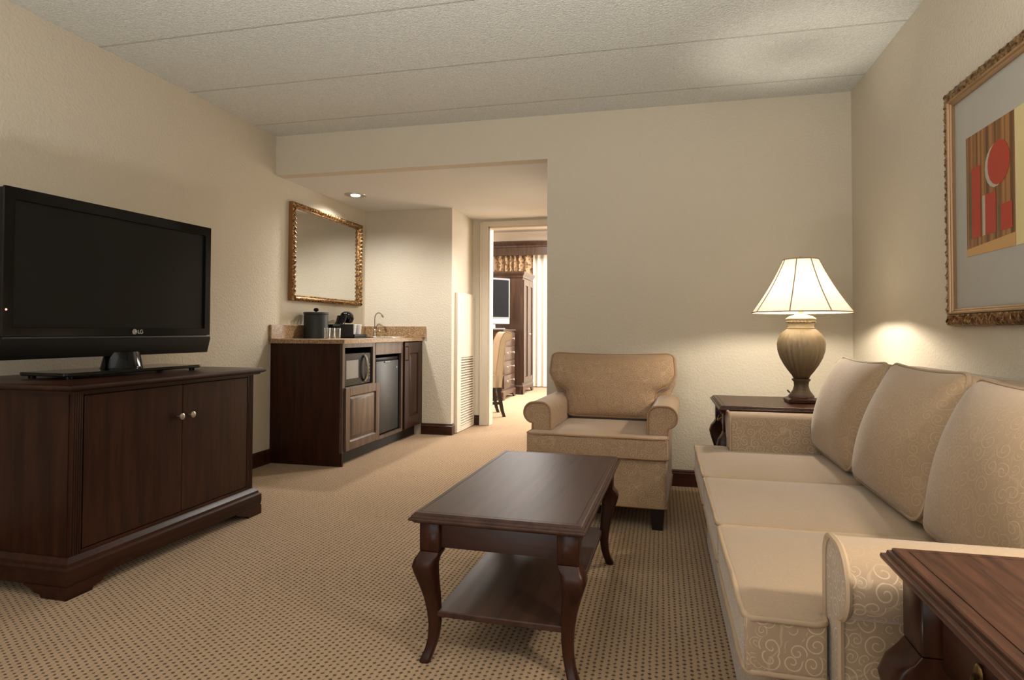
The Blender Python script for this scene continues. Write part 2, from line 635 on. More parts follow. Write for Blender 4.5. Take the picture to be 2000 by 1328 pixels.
M['grey'] = plain('print_grey', srgb(176, 168, 150), 0.4)
M['olive'] = plain('print_olive', srgb(92, 88, 58), 0.5)
M['ivory'] = plain('print_ivory', srgb(214, 196, 140), 0.5)
M['ltwood'] = plain('print_ledge', srgb(196, 150, 92), 0.5)
M['chest'] = wood('bedroom_wood', srgb(48, 34, 27), srgb(82, 63, 52), 1, 0.3, 0.8)
M['armoire'] = wood('bedroom_wood_tall', srgb(38, 25, 18), srgb(68, 48, 36), 2, 0.3, 0.8)
M['parsons'] = plain('taupe_upholstery', srgb(170, 152, 128), 0.85)
M['drape'] = drape_pattern_mat()
M['sheer'] = sheer_mat()
M['led'] = emit('power_led', (1, 0.35, 0.3, 1), 2.0)

def urn_mat():
    t = NT('antiqued_urn')
    v = t.coord('Object')
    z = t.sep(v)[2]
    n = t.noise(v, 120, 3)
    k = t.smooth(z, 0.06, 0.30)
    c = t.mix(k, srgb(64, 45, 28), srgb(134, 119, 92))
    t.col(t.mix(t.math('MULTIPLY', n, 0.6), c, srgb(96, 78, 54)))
    t.set(Roughness=0.5)
    t.bump(n, 0.5, 0.003)
    return t.m
M['urn'] = urn_mat()

# ---------------------------------------------------------------- room shell
XL, XR, D, H = -2.821, 1.1205, 4.119, 2.44
YR = -2.4                       # wall behind the camera
ZA, YA, XA, YB, XH = 2.1445, 5.575, -1.923, 6.242, -0.747
DX0, DX1, DZ = -1.752, -0.85, 2.067      # doorway
YB2, YE, HB = 6.36, 10.75, 2.74          # bedroom
T = 0.1

def wallbox(name, mat, *bx, **kw):
    b = B()
    for q in bx:
        b.box(*q)
    return struct(finish(b, name, mat, smooth=0))

fl = B().box(XL - .2, XR + .2, YR - .1, D, -0.08, 0).box(XL - .2, XH + .1, D, YB2, -0.08, 0).box(-3.2, 1.3, YB2, YE + .1, -0.08, 0)
struct(finish(fl, 'floor', M['carpet'], smooth=0))
wallbox('ceiling', M['ceil'], (XL - T, XR + T, YR - T, D + T, H, H + 0.08))
wallbox('wall_left', M['wall'], (XL - T, XL, YR - T, YA + T, 0, H))
wallbox('wall_right', M['wall'], (XR, XR + T, YR - T, D + T, 0, H))
wallbox('wall_rear', M['wall'], (XL, XR, YR - T, YR, 0, H))
wallbox('wall_back', M['wall'], (XH, XR, D, D + T, 0, H), (XL, XH, D, D + T, ZA, H))
wallbox('wall_bar', M['wall'], (XL, XA - T, YA, YA + T, 0, ZA), (XA - T, XA, YA, YB, 0, ZA))
wallbox('wall_doorway', M['wall'], (XA - T, DX0 - .0, YB, YB2, 0, HB), (DX1, 1.3, YB, YB2, 0, HB), (DX0, DX1, YB, YB2, DZ, HB), (-3.2, XA - T, YB, YB2, 0, HB))
wallbox('wall_hall', M['wall'], (XH, XH + T, D + T, YB, 0, ZA))
wallbox('ceiling_alcove', M['soffit'], (XL, XH + T, D + T, YB, ZA, ZA + 0.06))
# bedroom shell
wallbox('wall_bedroom_left', M['wall_bed'], (-3.3, -3.2, YB2, YE, 0, HB))
wallbox('wall_bedroom_back', M['wall_bed'], (-3.3, 1.3, YE, YE + T, 0, HB))
wallbox('wall_bedroom_right', M['wall_bed'], (1.3, 1.4, YB2, YE, 0, HB))
wallbox('ceiling_bedroom', M['wall_bed'], (-3.3, 1.4, YB2, YE + T, HB, HB + .08))

# baseboards: moulded strips
def baseboard(name, runs):
    b = B()
    for (x0, y0, x1, y1, nx, ny) in runs:     # run and outward normal
        prof = [(0, 0), (.014, 0), (.014, .082), (.009, .088), (.009, .096), (.004, .104), (0, .104)]
        rs = []
        for (x, y) in ((x0, y0), (x1, y1)):
            rs.append([(x + nx * p, y + ny * p, z) for p, z in prof])
        b.rings(rs)
    return struct(finish(b, name, M['trim'], smooth=30))
baseboard('baseboard_left', [(XL, YR, XL, YA, 1, 0)])
baseboard('baseboard_back', [(XH, D, XR, D, 0, -1)])
baseboard('baseboard_right', [(XR, YR, XR, D, -1, 0)])
baseboard('baseboard_bar', [(-2.22, YA, XA + .014, YA, 0, -1), (XA, YA, XA, YA + .06, 1, 0)])
baseboard('baseboard_doorway', [(XA, YB, -1.842, YB, 0, -1)])

# door casing
b = B()
cz = DZ + .045
for (x0, x1) in ((-1.838, DX0), (DX1, DX1 + .085)):
    b.box(x0, x1, YB - .018, YB, 0, cz, .004, 1)
    b.box(x0 - .001 if x0 < -1.5 else x1 - .02, x0 + .02 if x0 < -1.5 else x1 + .001, YB - .026, YB - .016, 0, cz - .001, .003, 1)
b.box(-1.8375, DX1 + .0845, YB - .0185, YB, DZ, DZ + .056, .004, 1)
b.box(DX0 - .001, DX0 + .016, YB - .005, YB2 + .01, 0, DZ, .002, 1)
b.box(DX1 - .016, DX1 + .001, YB - .005, YB2 + .01, 0, DZ, .002, 1)
b.box(DX0, DX1, YB - .005, YB2 + .01, DZ - .016, DZ, .002, 1)
struct(finish(b, 'trim_1', M['casing'], smooth=30))

# ---------------------------------------------------------------- TV stand
t = thing('tv_stand', 'dark wooden TV cabinet with two doors and bracket feet against the left wall', 'cabinet', (-2.44, 2.4, 0))
b = B().box(-2.80, -2.135, 1.865, 2.925, .136, .745)
finish(b, 'body', M['wz'], t)
b = B().rects(-2.80, -2.085, 1.83, 2.955, [(-.012, .745), (-.012, .752), (.004, .757), (.010, .762), (.010, .768), (.004, .775), (-.004, .778), (-.006, .7785)])
finish(b, 'top', M['wy'], t, smooth=20)
b = B().rects(-2.80, -2.105, 1.845, 2.94, [(.012, .045), (.016, .07), (.016, .105), (.006, .112), (.004, .124), (-.008, .136), (-.012, .142)])
finish(b, 'plinth', M['wy'], t, smooth=20)
def bracket(L, hgt):
    pts = [(0, 0), (L * .52, 0), (L * .56, hgt * .28), (L * .70, hgt * .36), (L * .80, hgt * .62), (L, hgt * .86), (L, hgt), (0, hgt)]
    return pts
for s, y in ((1, 1.829), (-1, 2.956)):
    b = B()
    b.prism([(y + s * p[0], p[1]) for p in bracket(.20, .047)], -2.115, -2.089, 'x')
    b.prism([(-2.1155 - p[0], p[1]) for p in bracket(.17, .047)], min(y, y + s * .026), max(y, y + s * .026), 'y')
    finish(b, 'bracket_foot', M['wy'], t)
    b = B()
    b.prism([(y + s * p[0], p[1]) for p in bracket(.20, .047)], -2.815, -2.79, 'x')
    finish(b, 'bracket_foot', M['wy'], t)
for y0, y1 in ((1.868, 1.914), (2.872, 2.922)):
    n = 5
    w = (y1 - y0) / n
    pts = [(-2.137, y0)]
    for k in range(n):
        c = y0 + w * (k + .5)
        pts += [(-2.124, c - w * .5)]
        pts += [(-2.124 + w * .42 * sin(radians(a)), c - w * .42 * cos(radians(a))) for a in (0, 30, 60, 90, 120, 150, 180)]
    pts += [(-2.124, y1), (-2.137, y1)]
    finish(B().prism(pts, .142, .745, 'z'), 'fluted_pilaster', M['wz'], t, smooth=25)
multi('face_rail', [(-2.136, -2.122, 1.914, 2.872, z0, z1) for z0, z1 in ((.142, .155), (.735, .745))], M['wy'], t)
for (y0, y1, ky) in ((1.919, 2.4135, 2.385), (2.4165, 2.868, 2.452)):
    b = B().box(-2.136, -2.120, y0, y1, .158, .732, .002, 1)
    b2 = B()
    d = finish(b, 'door', M['wz'], t)
    k = B().lathe([(.004, 0), (.004, .012), (.011, .016), (.015, .022), (.0145, .027), (.009, .031), (.003, .032)], n=20, cap0=True)
    k.xf(Matrix.Translation((-2.120, ky, .592)) @ Matrix.Rotation(pi / 2, 4, 'Y'))
    o = finish(k, 'knob', M['nickel'], t); o.parent = d
    o['label'] = 'round brushed nickel knob'

# ---------------------------------------------------------------- television
RT = radians(3.3)
t = thing('television', 'large black flat screen TV on the dark wooden TV cabinet', 'television', (-2.42, 2.365, .7785), -RT)
# local: screen faces +x, width along y (-.525...525), z from 0 = top of the cabinet
z0, z1, hw = .083, .752, .522
b = B()
b.box(-.055, .012, -hw, hw, z0 + .085, z1, .012, 2)
b.box(-.10, -.05, -.36, .36, z0 + .12, z1 - .1, .02, 2)
# slanted lower lip
b.rings([[(-.05, y, z0 + .09), (.020, y, z0 + .088), (.024, y, z0 + .075), (.004, y, z0), (-.04, y, z0)] for y in (-hw - .002, hw + .002)])
finish(b, 'casing', M['satin'], t, world=False)
b = B()
def frame_yz(b, y0, y1, zz0, zz1, wl, wr, wb, wt, x0, x1):
    b.box(x0, x1, y0, y0 + wl, zz0, zz1); b.box(x0, x1, y1 - wr, y1, zz0, zz1)
    b.box(x0, x1, y0 + wl, y1 - wr, zz0, zz0 + wb); b.box(x0, x1, y0 + wl, y1 - wr, zz1 - wt, zz1)
frame_yz(b, -hw, hw, z0 + .092, z1, .038, .036, .036, .046, .010, .022)
finish(b, 'bezel', M['gloss'], t, world=False)
b = B().box(.008, .0125, -hw + .037, hw - .035, z0 + .126, z1 - .044)
finish(b, 'screen', M['screen'], t, world=False)
b = B()
frame_yz(b, -hw + .0345, hw - .0345, z0 + .1245, z1 - .0435, .003, .003, .003, .003, .0125, .0225)
finish(b, 'screen_trim', M['black'], t, world=False)
b = B().box(.019, .0255, -hw, hw, z0 + .080, z0 + .090, .003, 2)
finish(b, 'lower_strip', M['fridge'], t, world=False)
# round badge and letters on the lower bezel
ly, lz, X = .055, z0 + .110, .0224
b = B()
n = 28
b.rings([[(X + dx, ly + .0125 * cos(2 * pi * k / n), lz + .0125 * sin(2 * pi * k / n)) for k in range(n)] for dx in (0, .0008)])
def bar(b, y0, zz0, y1, zz1, w, x0, x1):
    d = Vector((0, y1 - y0, zz1 - zz0)).normalized(); p = Vector((0, -d.z, d.y)) * w / 2
    r = [Vector((0, y0, zz0)) + p, Vector((0, y1, zz1)) + p, Vector((0, y1, zz1)) - p, Vector((0, y0, zz0)) - p]
    b.rings([[(x, q.y, q.z) for q in r] for x in (x0, x1)])
lx = ly + .0185
bar(b, lx, lz + .0085, lx, lz - .0085, .0035, X, X + .0008); bar(b, lx - .00175, lz - .007, lx + .0085, lz - .007, .0033, X, X + .0008)
gy = lx + .0185
pts = [(gy + .0075 * cos(a), lz + .0083 * sin(a)) for a in [radians(40 + 290 * k / 14) for k in range(15)]]
for p, q in zip(pts, pts[1:]):
    bar(b, p[0], p[1], q[0], q[1], .0032, X, X + .0008)
bar(b, gy + .0015, lz - .0005, gy + .0078, lz - .0005, .003, X, X + .0008); bar(b, gy + .0066, lz, gy + .0066, lz - .0075, .0028, X, X + .0008)
lg = finish(b, 'logo', M['logo'], t, world=False)
b = B()
bar(b, ly, lz + .0065, ly, lz - .006, .002, X + .0008, X + .0012); bar(b, ly, lz - .005, ly + .005, lz - .005, .002, X + .0008, X + .0012)
b.box(X + .0008, X + .0012, ly - .0065, ly - .0035, lz + .002, lz + .005)
arc = [(ly + .010 * cos(a), lz + .010 * sin(a)) for a in [radians(70 + 285 * k / 22) for k in range(23)]]
for p, q in zip(arc, arc[1:]):
    bar(b, p[0], p[1], q[0], q[1], .0016, X + .0008, X + .0012)
o = finish(b, 'emblem', M['fridge'], t, world=False); o.parent = lg
b = B().rings([[(.0225, -hw + .012 + .004 * cos(2 * pi * k / 12), z0 + .195 + .004 * sin(2 * pi * k / 12)) for k in range(12)], [(.0232, -hw + .012 + .004 * cos(2 * pi * k / 12), z0 + .195 + .004 * sin(2 * pi * k / 12)) for k in range(12)]])
o = finish(b, 'power_light', M['led'], t, world=False)
b = B()
b.rings([[(-.02 + .062 * cos(2 * pi * k / 24) * s, .03 + .10 * sin(2 * pi * k / 24) * s, z) for k in range(24)] for z, s in ((.026, 1.05), (.032, 1.0), (.10, .82))])
finish(b, 'neck', M['gloss'], t, world=False)
b = B()
pts = round_poly([(-.13, -.36, 0), (.13, -.36, 0), (.13, .36, 0), (-.13, .36, 0)], .025)
b.rings([[(p[0] * s, p[1] * (1 - (1 - s) * .3), z) for p in pts] for z, s in ((.012, .97), (.015, 1), (.024, 1), (.027, .985))])
for px in (-.1, .1):
    for py in (-.32, .32):
        b.lathe([(.014, 0), (.014, .014)], px, py, 12)
finish(b, 'stand_base', M['gloss'], t, world=False)

# ---------------------------------------------------------------- bar cabinet
BX, BY0, BY1 = -2.232, 4.078, 5.573
t = thing('bar_cabinet', 'dark wooden minibar cabinet with open microwave niche below the granite counter', 'cabinet', (-2.52, 4.83, 0))
multi('side_panel', [(XL + .001, BX, BY0, BY0 + .02, 0, .884), (XL + .001, BX - .02, BY1 - .02, BY1, .1, .884)], M['wz'], t)
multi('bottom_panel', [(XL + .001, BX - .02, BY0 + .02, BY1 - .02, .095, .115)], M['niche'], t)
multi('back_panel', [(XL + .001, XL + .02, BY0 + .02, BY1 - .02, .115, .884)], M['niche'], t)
b = B().box(BX - .08, BX - .06, BY0 + .02, BY1, .0, .095)
finish(b, 'toe_kick', M['toekick'], t, smooth=0)
# face frame
for nm, y0, y1, zz0, zz1 in (('stile', BY0, BY0 + .033, .566, .853), ('stile', 4.562, 4.604, .566, .853), ('rail', BY0, 4.604, .853, .8845), ('rail', BY0, 4.604, .545, .566),
                         ('stile', 5.118, 5.156, .095, .8845), ('rail', 4.645, 5.117, .095, .122), ('stile', BY0, 4.1, .095, .545)):
    finish(B().box(BX - .0195, BX + .001, y0 - (.001 if y0 == BY0 else 0), y1, zz0, zz1), nm, M['bar'], t, smooth=0)
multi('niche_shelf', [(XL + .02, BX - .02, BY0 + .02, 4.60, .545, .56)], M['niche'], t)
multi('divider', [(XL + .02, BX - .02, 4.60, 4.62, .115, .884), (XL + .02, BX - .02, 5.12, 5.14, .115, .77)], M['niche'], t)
def panel_door(y0, y1, zz0, zz1, st, par, mat, x=BX):
    b = B()
    b.box(x, x + .018, y0, y0 + st, zz0, zz1, .002, 1).box(x, x + .018, y1 - st, y1, zz0, zz1, .002, 1)
    b.box(x, x + .018, y0 + st, y1 - st, zz0, zz0 + st, .002, 1).box(x, x + .018, y0 + st, y1 - st, zz1 - st, zz1, .002, 1)
    # raised field
    yy0, yy1, q0, q1 = y0 + st, y1 - st, zz0 + st, zz1 - st
    rs = []
    for ins, dx in ((0, .014), (.006, .006), (.012, .006), (.034, .016), (.040, .017)):
        rs.append([(x + dx, yy0 + ins, q0 + ins), (x + dx, yy1 - ins, q0 + ins), (x + dx, yy1 - ins, q1 - ins), (x + dx, yy0 + ins, q1 - ins)])
    b.rings(rs, cap0=False)
    return finish(b, 'door', mat, par, smooth=20)
panel_door(BY0 + .025, 4.652, .105, .562, .062, t, M['bar'])
d = panel_door(5.160, 5.572, .105, .876, .10, t, M['wz'])
b = B().tube([(BX + .018, 5.19, .84), (BX + .045, 5.19, .835), (BX + .045, 5.19, .72), (BX + .018, 5.19, .715)], .006, 8)
o = finish(b, 'handle', M['brass'], t); o.parent = d
b = B().box(BX - .02, BX + .004, 4.606, 5.118, .782, .884, .003, 1)
finish(b, 'drawer_front', M['bar'], t)

# countertop with a cut-out for the sink
t = thing('countertop', 'speckled brown granite counter with low backsplash on the minibar cabinet', 'countertop', (-2.51, 4.83, .885))
CX, CY0 = -2.205, 4.052
SX0, SX1, SY0, SY1 = -2.69, -2.30, 5.06, 5.465
b = B()
b.box(XL + .001, CX, CY0, SY0, .885, .915).box(XL + .001, CX, SY1, YA - .001, .885, .915)
b.box(XL + .001, SX0, SY0, SY1, .885, .915).box(SX1, CX, SY0, SY1, .885, .915)
finish(b, 'slab', M['granite'], t, smooth=0)
b = B().box(XL + .001, XL + .022, CY0, YA - .001, .9152, 1.022, .003, 1).box(XL + .022, -2.18, YA - .022, YA - .001, .9152, 1.022, .003, 1)
finish(b, 'backsplash', M['granite'], t)

# sink
t = thing('bar_sink', 'stainless drop-in bar sink set into the granite counter', 'sink', (-2.5, 5.31, .915))
b = B()
def rr(x0, x1, y0, y1, r, z):
    return [(p[0], p[1], z) for p in round_poly([(x0, y0, 0), (x1, y0, 0), (x1, y1, 0), (x0, y1, 0)], r)]
b.rings([rr(SX0 - .02, SX1 + .02, SY0 - .02, SY1 + .02, .04, .9155), rr(SX0 - .018, SX1 + .018, SY0 - .018, SY1 + .018, .04, .923), rr(SX0 + .006, SX1 - .006, SY0 + .006, SY1 - .006, .04, .922),
         rr(SX0 + .012, SX1 - .012, SY0 + .012, SY1 - .012, .04, .912)], cap0=False, cap1=False)
finish(b, 'rim', M['chrome'], t, smooth=40)
b = B()
b.rings([rr(SX0 + .012, SX1 - .012, SY0 + .012, SY1 - .012, .04, .912), rr(SX0 + .025, SX1 - .025, SY0 + .025, SY1 - .025, .05, .815), rr(SX0 + .05, SX1 - .05, SY0 + .05, SY1 - .05, .05, .80)], cap0=False)
finish(b, 'basin', M['chrome'], t, smooth=40)
# faucet
t = thing('faucet', 'slim chrome gooseneck faucet behind the bar sink', 'faucet', (-2.68, 5.515, .915))
b = B().lathe([(.026, .9152), (.026, .922), (.014, .93), (.012, .985), (.009, .99)], -2.68, 5.515, 18)
finish(b, 'base', M['chrome'], t)
pth = [(-2.68, 5.515, .985)] + [(-2.68, 5.515, z) for z in (1.03, 1.08, 1.10)]
for k in range(1, 11):
    a = pi - k * radians(15)
    pth.append((-2.68 + .058 * (1 + cos(a)) * .85, 5.515 - .058 * (1 + cos(a)) * .35, 1.10 + .05 * sin(a)))
b = B().tube(pth, .006, 10)
e = Vector(pth[-1]); d2 = (e - Vector(pth[-2])).normalized()
b.tube([tuple(e), tuple(e + d2 * .022)], .009, 10)
finish(b, 'spout', M['chrome'], t)
b = B().tube([(-2.67, 5.512, .965), (-2.635, 5.49, .975), (-2.61, 5.47, .98)], [.006, .005, .007], 8)
finish(b, 'lever', M['chrome'], t)

# ---------------------------------------------------------------- microwave
t = thing('microwave', 'small black microwave oven in the niche of the minibar cabinet', 'microwave', (-2.42, 4.34, .56))
MX = -2.245
y0, y1, q0, q1 = 4.125, 4.555, .572, .808
b = B().box(-2.60, MX - .02, y0, y1, q0, q1, .006, 1)
for yy in (y0 + .03, y1 - .03):
    b.lathe([(.012, .5605), (.012, .574)], MX - .05, yy, 10)
    b.lathe([(.012, .5605), (.012, .574)], -2.55, yy, 10)
finish(b, 'body', M['black'], t)
b = B()
frame_yz(b, y0, y1 - .105, q0, q1, .035, .10, .05, .05, MX - .02, MX)
d = finish(b, 'door', M['black'], t)
b = B().box(MX - .012, MX - .001, y0 + .034, y1 - .205, q0 + .049, q1 - .049)
t2 = plain('microwave_window', srgb(112, 114, 114), 0.3, 0.3)
o = finish(b, 'window', t2, t); o.parent = d
b = B()
hp = [(MX + .004 + .026 * sin(pi * k / 10) ** .5, y1 - .118, lerp(q0 + .02, q1 - .02, k / 10)) for k in range(11)]
b.tube(hp, .010, 10)
o = finish(b, 'handle', M['chrome'], t); o.parent = d
b = B().box(MX - .02, MX, y1 - .104, y1, q0, q1, .003, 1)
cp = finish(b, 'control_panel', M['black'], t)
multi('button', [(MX, MX + .002, y1 - .09 + j * .027, y1 - .07 + j * .027, q0 + .03 + i * .026, q0 + .045 + i * .026) for i in range(5) for j in range(3)], M['fridge'], t, sub=cp)
multi('display', [(MX, MX + .0015, y1 - .09, y1 - .015, q1 - .045, q1 - .022)], M['screen'], t, sub=cp)

# ---------------------------------------------------------------- mini fridge
t = thing('mini_fridge', 'charcoal mini fridge under the drawer of the minibar cabinet', 'fridge', (-2.45, 4.88, .116))
b = B().box(-2.74, -2.285, 4.65, 5.09, .124, .742, .004, 1).box(-2.70, -2.30, 4.68, 5.06, .1155, .125)
finish(b, 'body', M['black'], t)
b = B().box(-2.283, -2.245, 4.65, 5.09, .132, .728, .008, 2)
d = finish(b, 'door', M['fridge'], t)
b = B().box(-2.284, -2.252, 4.65, 5.09, .730, .758, .006, 2)
finish(b, 'top_trim', M['black'], t)
b = B().box(-2.2449, -2.238, 4.80, 4.90, .712, .726, .002, 1)
o = finish(b, 'handle', M['silver'], t); o.parent = d
b = B().lathe([(.011, 0), (.011, .002)], 0, 0, 16).xf(Matrix.Translation((-2.245, 5.05, .665)) @ Matrix.Rotation(pi / 2, 4, 'Y'))
o = finish(b, 'badge', M['silver'], t); o.parent = d

# ---------------------------------------------------------------- things on the counter
CZ = .9152
t = thing('ice_bucket', 'tall black round ice bucket with knobbed lid on the granite counter', 'ice bucket', (-2.695, 4.49, CZ))
b = B().lathe([(.090, CZ), (.094, CZ + .004), (.094, CZ + .19), (.088, CZ + .192)], -2.695, 4.49, 40)
finish(b, 'body', M['leather'], t)
b = B().lathe([(.0945, CZ + .1925), (.0975, CZ + .194), (.0975, CZ + .209), (.092, CZ + .2115)], -2.695, 4.49, 40)
l = finish(b, 'lid', M['leather'], t)
b = B().lathe([(.008, CZ + .211), (.008, CZ + .216), (.018, CZ + .221), (.021, CZ + .231), (.016, CZ + .241), (.004, CZ + .245)], -2.695, 4.49, 20)
o = finish(b, 'knob', M['gloss'], t); o.parent = l

gl = [(-2.5, 4.327, 'clear drinking glass on the counter nearest the black ice bucket'),
      (-2.5, 4.398, 'clear drinking glass between two others, in front of the coffee tray'),
      (-2.5, 4.484, 'clear drinking glass on the counter nearest the cup tray')]
g0 = None
for i, (x, y, lab) in enumerate(gl):
    if g0 is None:
        b = B().lathe([(.0215, CZ), (.023, CZ + .003), (.0255, CZ + .084), (.0237, CZ + .084), (.0212, CZ + .012), (.006, CZ + .010)], x, y, 28)
        g0 = finish(b, 'drinking_glass', M['glass'], smooth=40)
        g0.data.transform(Matrix.Translation((-x, -y, -CZ))); g0.location = (x, y, CZ)
        o = g0
    else:
        o = g0.copy(); C.objects.link(o); o.location = (x, y, CZ)
    tag(o, lab, 'glass', 'glasses beside the ice bucket')

t = thing('coffee_tray', 'dark grey open tray holding white cups in front of the coffee maker', 'tray', (-2.53, 4.81, CZ))
b = B().box(-2.60, -2.465, 4.70, 4.925, CZ, CZ + .012, .003, 1)
finish(b, 'base', M['black'], t)
b = B().box(-2.60, -2.478, 4.70, 4.712, CZ + .0125, CZ + .118, .002, 1)
finish(b, 'side_wall', M['fridge'], t)
b = B().box(-2.60, -2.59, 4.7125, 4.925, CZ + .0125, CZ + .118, .002, 1)
finish(b, 'back_wall', M['fridge'], t)
b = B().box(-2.478, -2.466, 4.70, 4.925, CZ + .0125, CZ + .034, .002, 1)
finish(b, 'front_lip', M['black'], t)

t = thing('coffee_maker', 'black domed single-cup coffee maker on the counter behind the cup tray', 'coffee maker', (-2.70, 4.86, CZ))
b = B().box(-2.785, -2.64, 4.66, 5.03, CZ + .0005, CZ + .118, .012, 2)
finish(b, 'base', M['black'], t)
b = B()
rs = []
for k in range(9):
    a = k / 8
    cy = lerp(4.865, 4.925, a ** .8); cz_ = CZ + .11 + .085 * a
    rs.append([(-2.70 + .045 * cos(2 * pi * i / 16), cy + lerp(.026, .04, a) * sin(2 * pi * i / 16), cz_) for i in range(16)])
b.rings(rs)
finish(b, 'column', M['gloss'], t, smooth=60)
b = B()
b.sphere((0, 0, .006), .058, 0.95, 1.2, .72, 24, 14)
b.sphere((0, .048, -.006), .040, 1, 1, .62, 20, 10)
b.lathe([(.028, -.052), (.046, -.044), (.055, -.012)], 0, .012, 24)
b.xf(Matrix.Translation((-2.69, 4.985, CZ + .184)) @ Matrix.Rotation(radians(-8), 4, 'X'))
finish(b, 'brew_head', M['gloss'], t, smooth=60)

c0 = None
for i, (x, y, lab) in enumerate(((-2.535, 4.772, 'white wrapped cup in the tray nearest the drinking glasses'), (-2.535, 4.868, 'white wrapped cup at the end of the coffee tray toward the sink'))):
    if c0 is None:
        prof = [(.034, 0), (.034, .004), (.0425, .096), (.045, .101), (.042, .103)]
        b = B().lathe(prof, 0, 0, 40, mod=lambda r, z, a: r * (1 + .025 * sin(14 * a)))
        c0 = finish(b, 'wrapped_cup', M['cup'], smooth=60)
        o = c0
    else:
        o = c0.copy(); C.objects.link(o)
    o.location = (x, y, CZ + .0125)
    tag(o, lab, 'cup', 'wrapped cups in the coffee tray')

# ---------------------------------------------------------------- frames (mirror, picture)
def frame_mesh(L0, L1, z0, z1, prof, orn, step=.007):
    """mitred frame in local (u = along wall, z, h = off the wall); prof: (inset, height); orn(i, s) height gain"""
    b = B()
    cs = [(L0, z0, 1, 1), (L1, z0, -1, 1), (L1, z1, -1, -1), (L0, z1, 1, -1)]
    for k in range(4):
        a, c = cs[k], cs[(k + 1) % 4]
        L = abs(c[0] - a[0]) + abs(c[1] - a[1])
        n = max(2, int(L / step))
        rs = []
        for i in range(n + 1):
            f = i / n
            ring = []
            for j, (ins, h) in enumerate(prof):
                pa = (a[0] + a[2] * ins, a[1] + a[3] * ins); pc = (c[0] + c[2] * ins, c[1] + c[3] * ins)
                ring.append((pa[0] + (pc[0] - pa[0]) * f, h + orn(j, f * L), pa[1] + (pc[1] - pa[1]) * f))
            rs.append(ring)
        b.rings(rs, False, False, True)
    return b
def to_left(b):    # u -> y, h -> +x off the left wall
    return b.xf(Matrix(((0, 1, 0, XL), (1, 0, 0, 0), (0, 0, 1, 0), (0, 0, 0, 1))))
def to_right(b):
    return b.xf(Matrix(((0, -1, 0, XR), (1, 0, 0, 0), (0, 0, 1, 0), (0, 0, 0, 1))))

t = thing('wall_mirror', 'rectangular mirror in a carved gold frame above the granite counter', 'mirror', (XL, 4.86, 1.21))
my0, my1, mz0, mz1 = 4.292, 5.435, 1.212, 1.985
prof = [(0, .001), (0, .036), (.005, .044), (.013, .050), (.023, .050), (.031, .042), (.035, .034), (.040, .036), (.046, .030), (.048, .020), (.048, .001)]
def orn1(j, s):
    if j in (2, 3, 4, 5):
        ph = (j - 2) * 1.1
        return .0075 * sin(2 * pi * s / .040 + ph) * (1 if j in (3, 4) else .6)
    return 0
b = to_left(frame_mesh(my0, my1, mz0, mz1, prof, orn1, .0065))
finish(b, 'frame', M['gold'], t, smooth=50)
b = to_left(frame_mesh(my0 - .001, my1 + .001, mz0 - .001, mz1 + .001, [(0, .0012), (0, .034), (.004, .034), (.004, .0012)], lambda j, s: 0, 1))
finish(b, 'frame_edge', M['goldedge'], t, smooth=0)
b = B().box(XL + .004, XL + .018, my0 + .04, my1 - .04, mz0 + .04, mz1 - .04)
finish(b, 'glass', M['mirror'], t, smooth=0)

t = thing('framed_picture', 'large framed print of red block shapes in gilt frame above the sofa', 'picture', (XR, 2.34, 1.0))
py0, py1, pz0, pz1 = 1.895, 2.79, 1.007, 1.925
prof = [(0, .001), (0, .016), (.006, .026), (.016, .031), (.027, .032), (.037, .033), (.043, .033), (.044, .001)]
def orn2(j, s):
    if j in (1, 2, 3, 4, 5):
        return .0034 * sin(2 * pi * s / .046 + (j - 2) * 1.5) + .0022 * sin(2 * pi * s / .0155 + j * 2.0)
    return 0
b = to_right(frame_mesh(py0, py1, pz0, pz1, prof, orn2, .004))
fr = finish(b, 'frame', M['silvergold'], t, smooth=50)
def orn3(j, s):
    return .0016 * abs(sin(2 * pi * s / .024)) if j in (2, 3) else 0
b = to_right(frame_mesh(py0 + .0442, py1 - .0442, pz0 + .0442, pz1 - .0442, [(0, .001), (0, .033), (.002, .036), (.005, .034), (.007, .029), (.013, .029), (.016, .024), (.021, .023), (.021, .001)], orn3, .004))
o = finish(b, 'fillet', M['champagne'], t, smooth=40); o.parent = fr
b = B().box(XR - .014, XR - .002, py0 + .055, py1 - .055, pz0 + .055, pz1 - .055)
finish(b, 'mat', M['mat'], t, smooth=0)
AX = XR - .0141
b = B().box(AX - .001, AX, 2.312, 2.636, 1.262, 1.702)
art = finish(b, 'print', M['print'], t, smooth=0)
b = B().box(AX - .001, AX, 2.05, 2.309, 1.262, 1.702)
finish(b, 'print', M['ivory'], t, smooth=0)
# plain block shapes in the print (viewed with +y to the left)
def flat(pts, mat, nm, dx):
    b = B()
    b.rings([[(AX - .001 - dx, p[0], p[1]) for p in pts], [(AX - .0014 - dx, p[0], p[1]) for p in pts]])
    o = finish(b, nm, mat, t, smooth=0); o.parent = art
    return o
YY = lambda f: 2.636 - .324 * f
ZZ = lambda f: 1.262 + .44 * f
R = lambda *q: [(YY(a), ZZ(c)) for a, c in q]
ring_ = lambda cx, cy, rx, ry, t0, t1, n=18: [(cx + rx * cos(t0 + (t1 - t0) * k / n), cy + ry * sin(t0 + (t1 - t0) * k / n)) for k in range(n + 1)]
flat(R((0, 0), (1, 0), (1, .10), (0, .06)), M['ltwood'], 'ledge', .0)
box_ = lambda a, c, e, f: R((a, c), (e, c), (e, f), (a, f))
flat(box_(.05, .14, .12, .70), M['olive'], 'block_shadow', .0)
flat(box_(.12, .14, .32, .72), M['red'], 'red_block', .0004)
flat(box_(.36, .14, .42, .46), M['grey'], 'block_highlight', .0002)
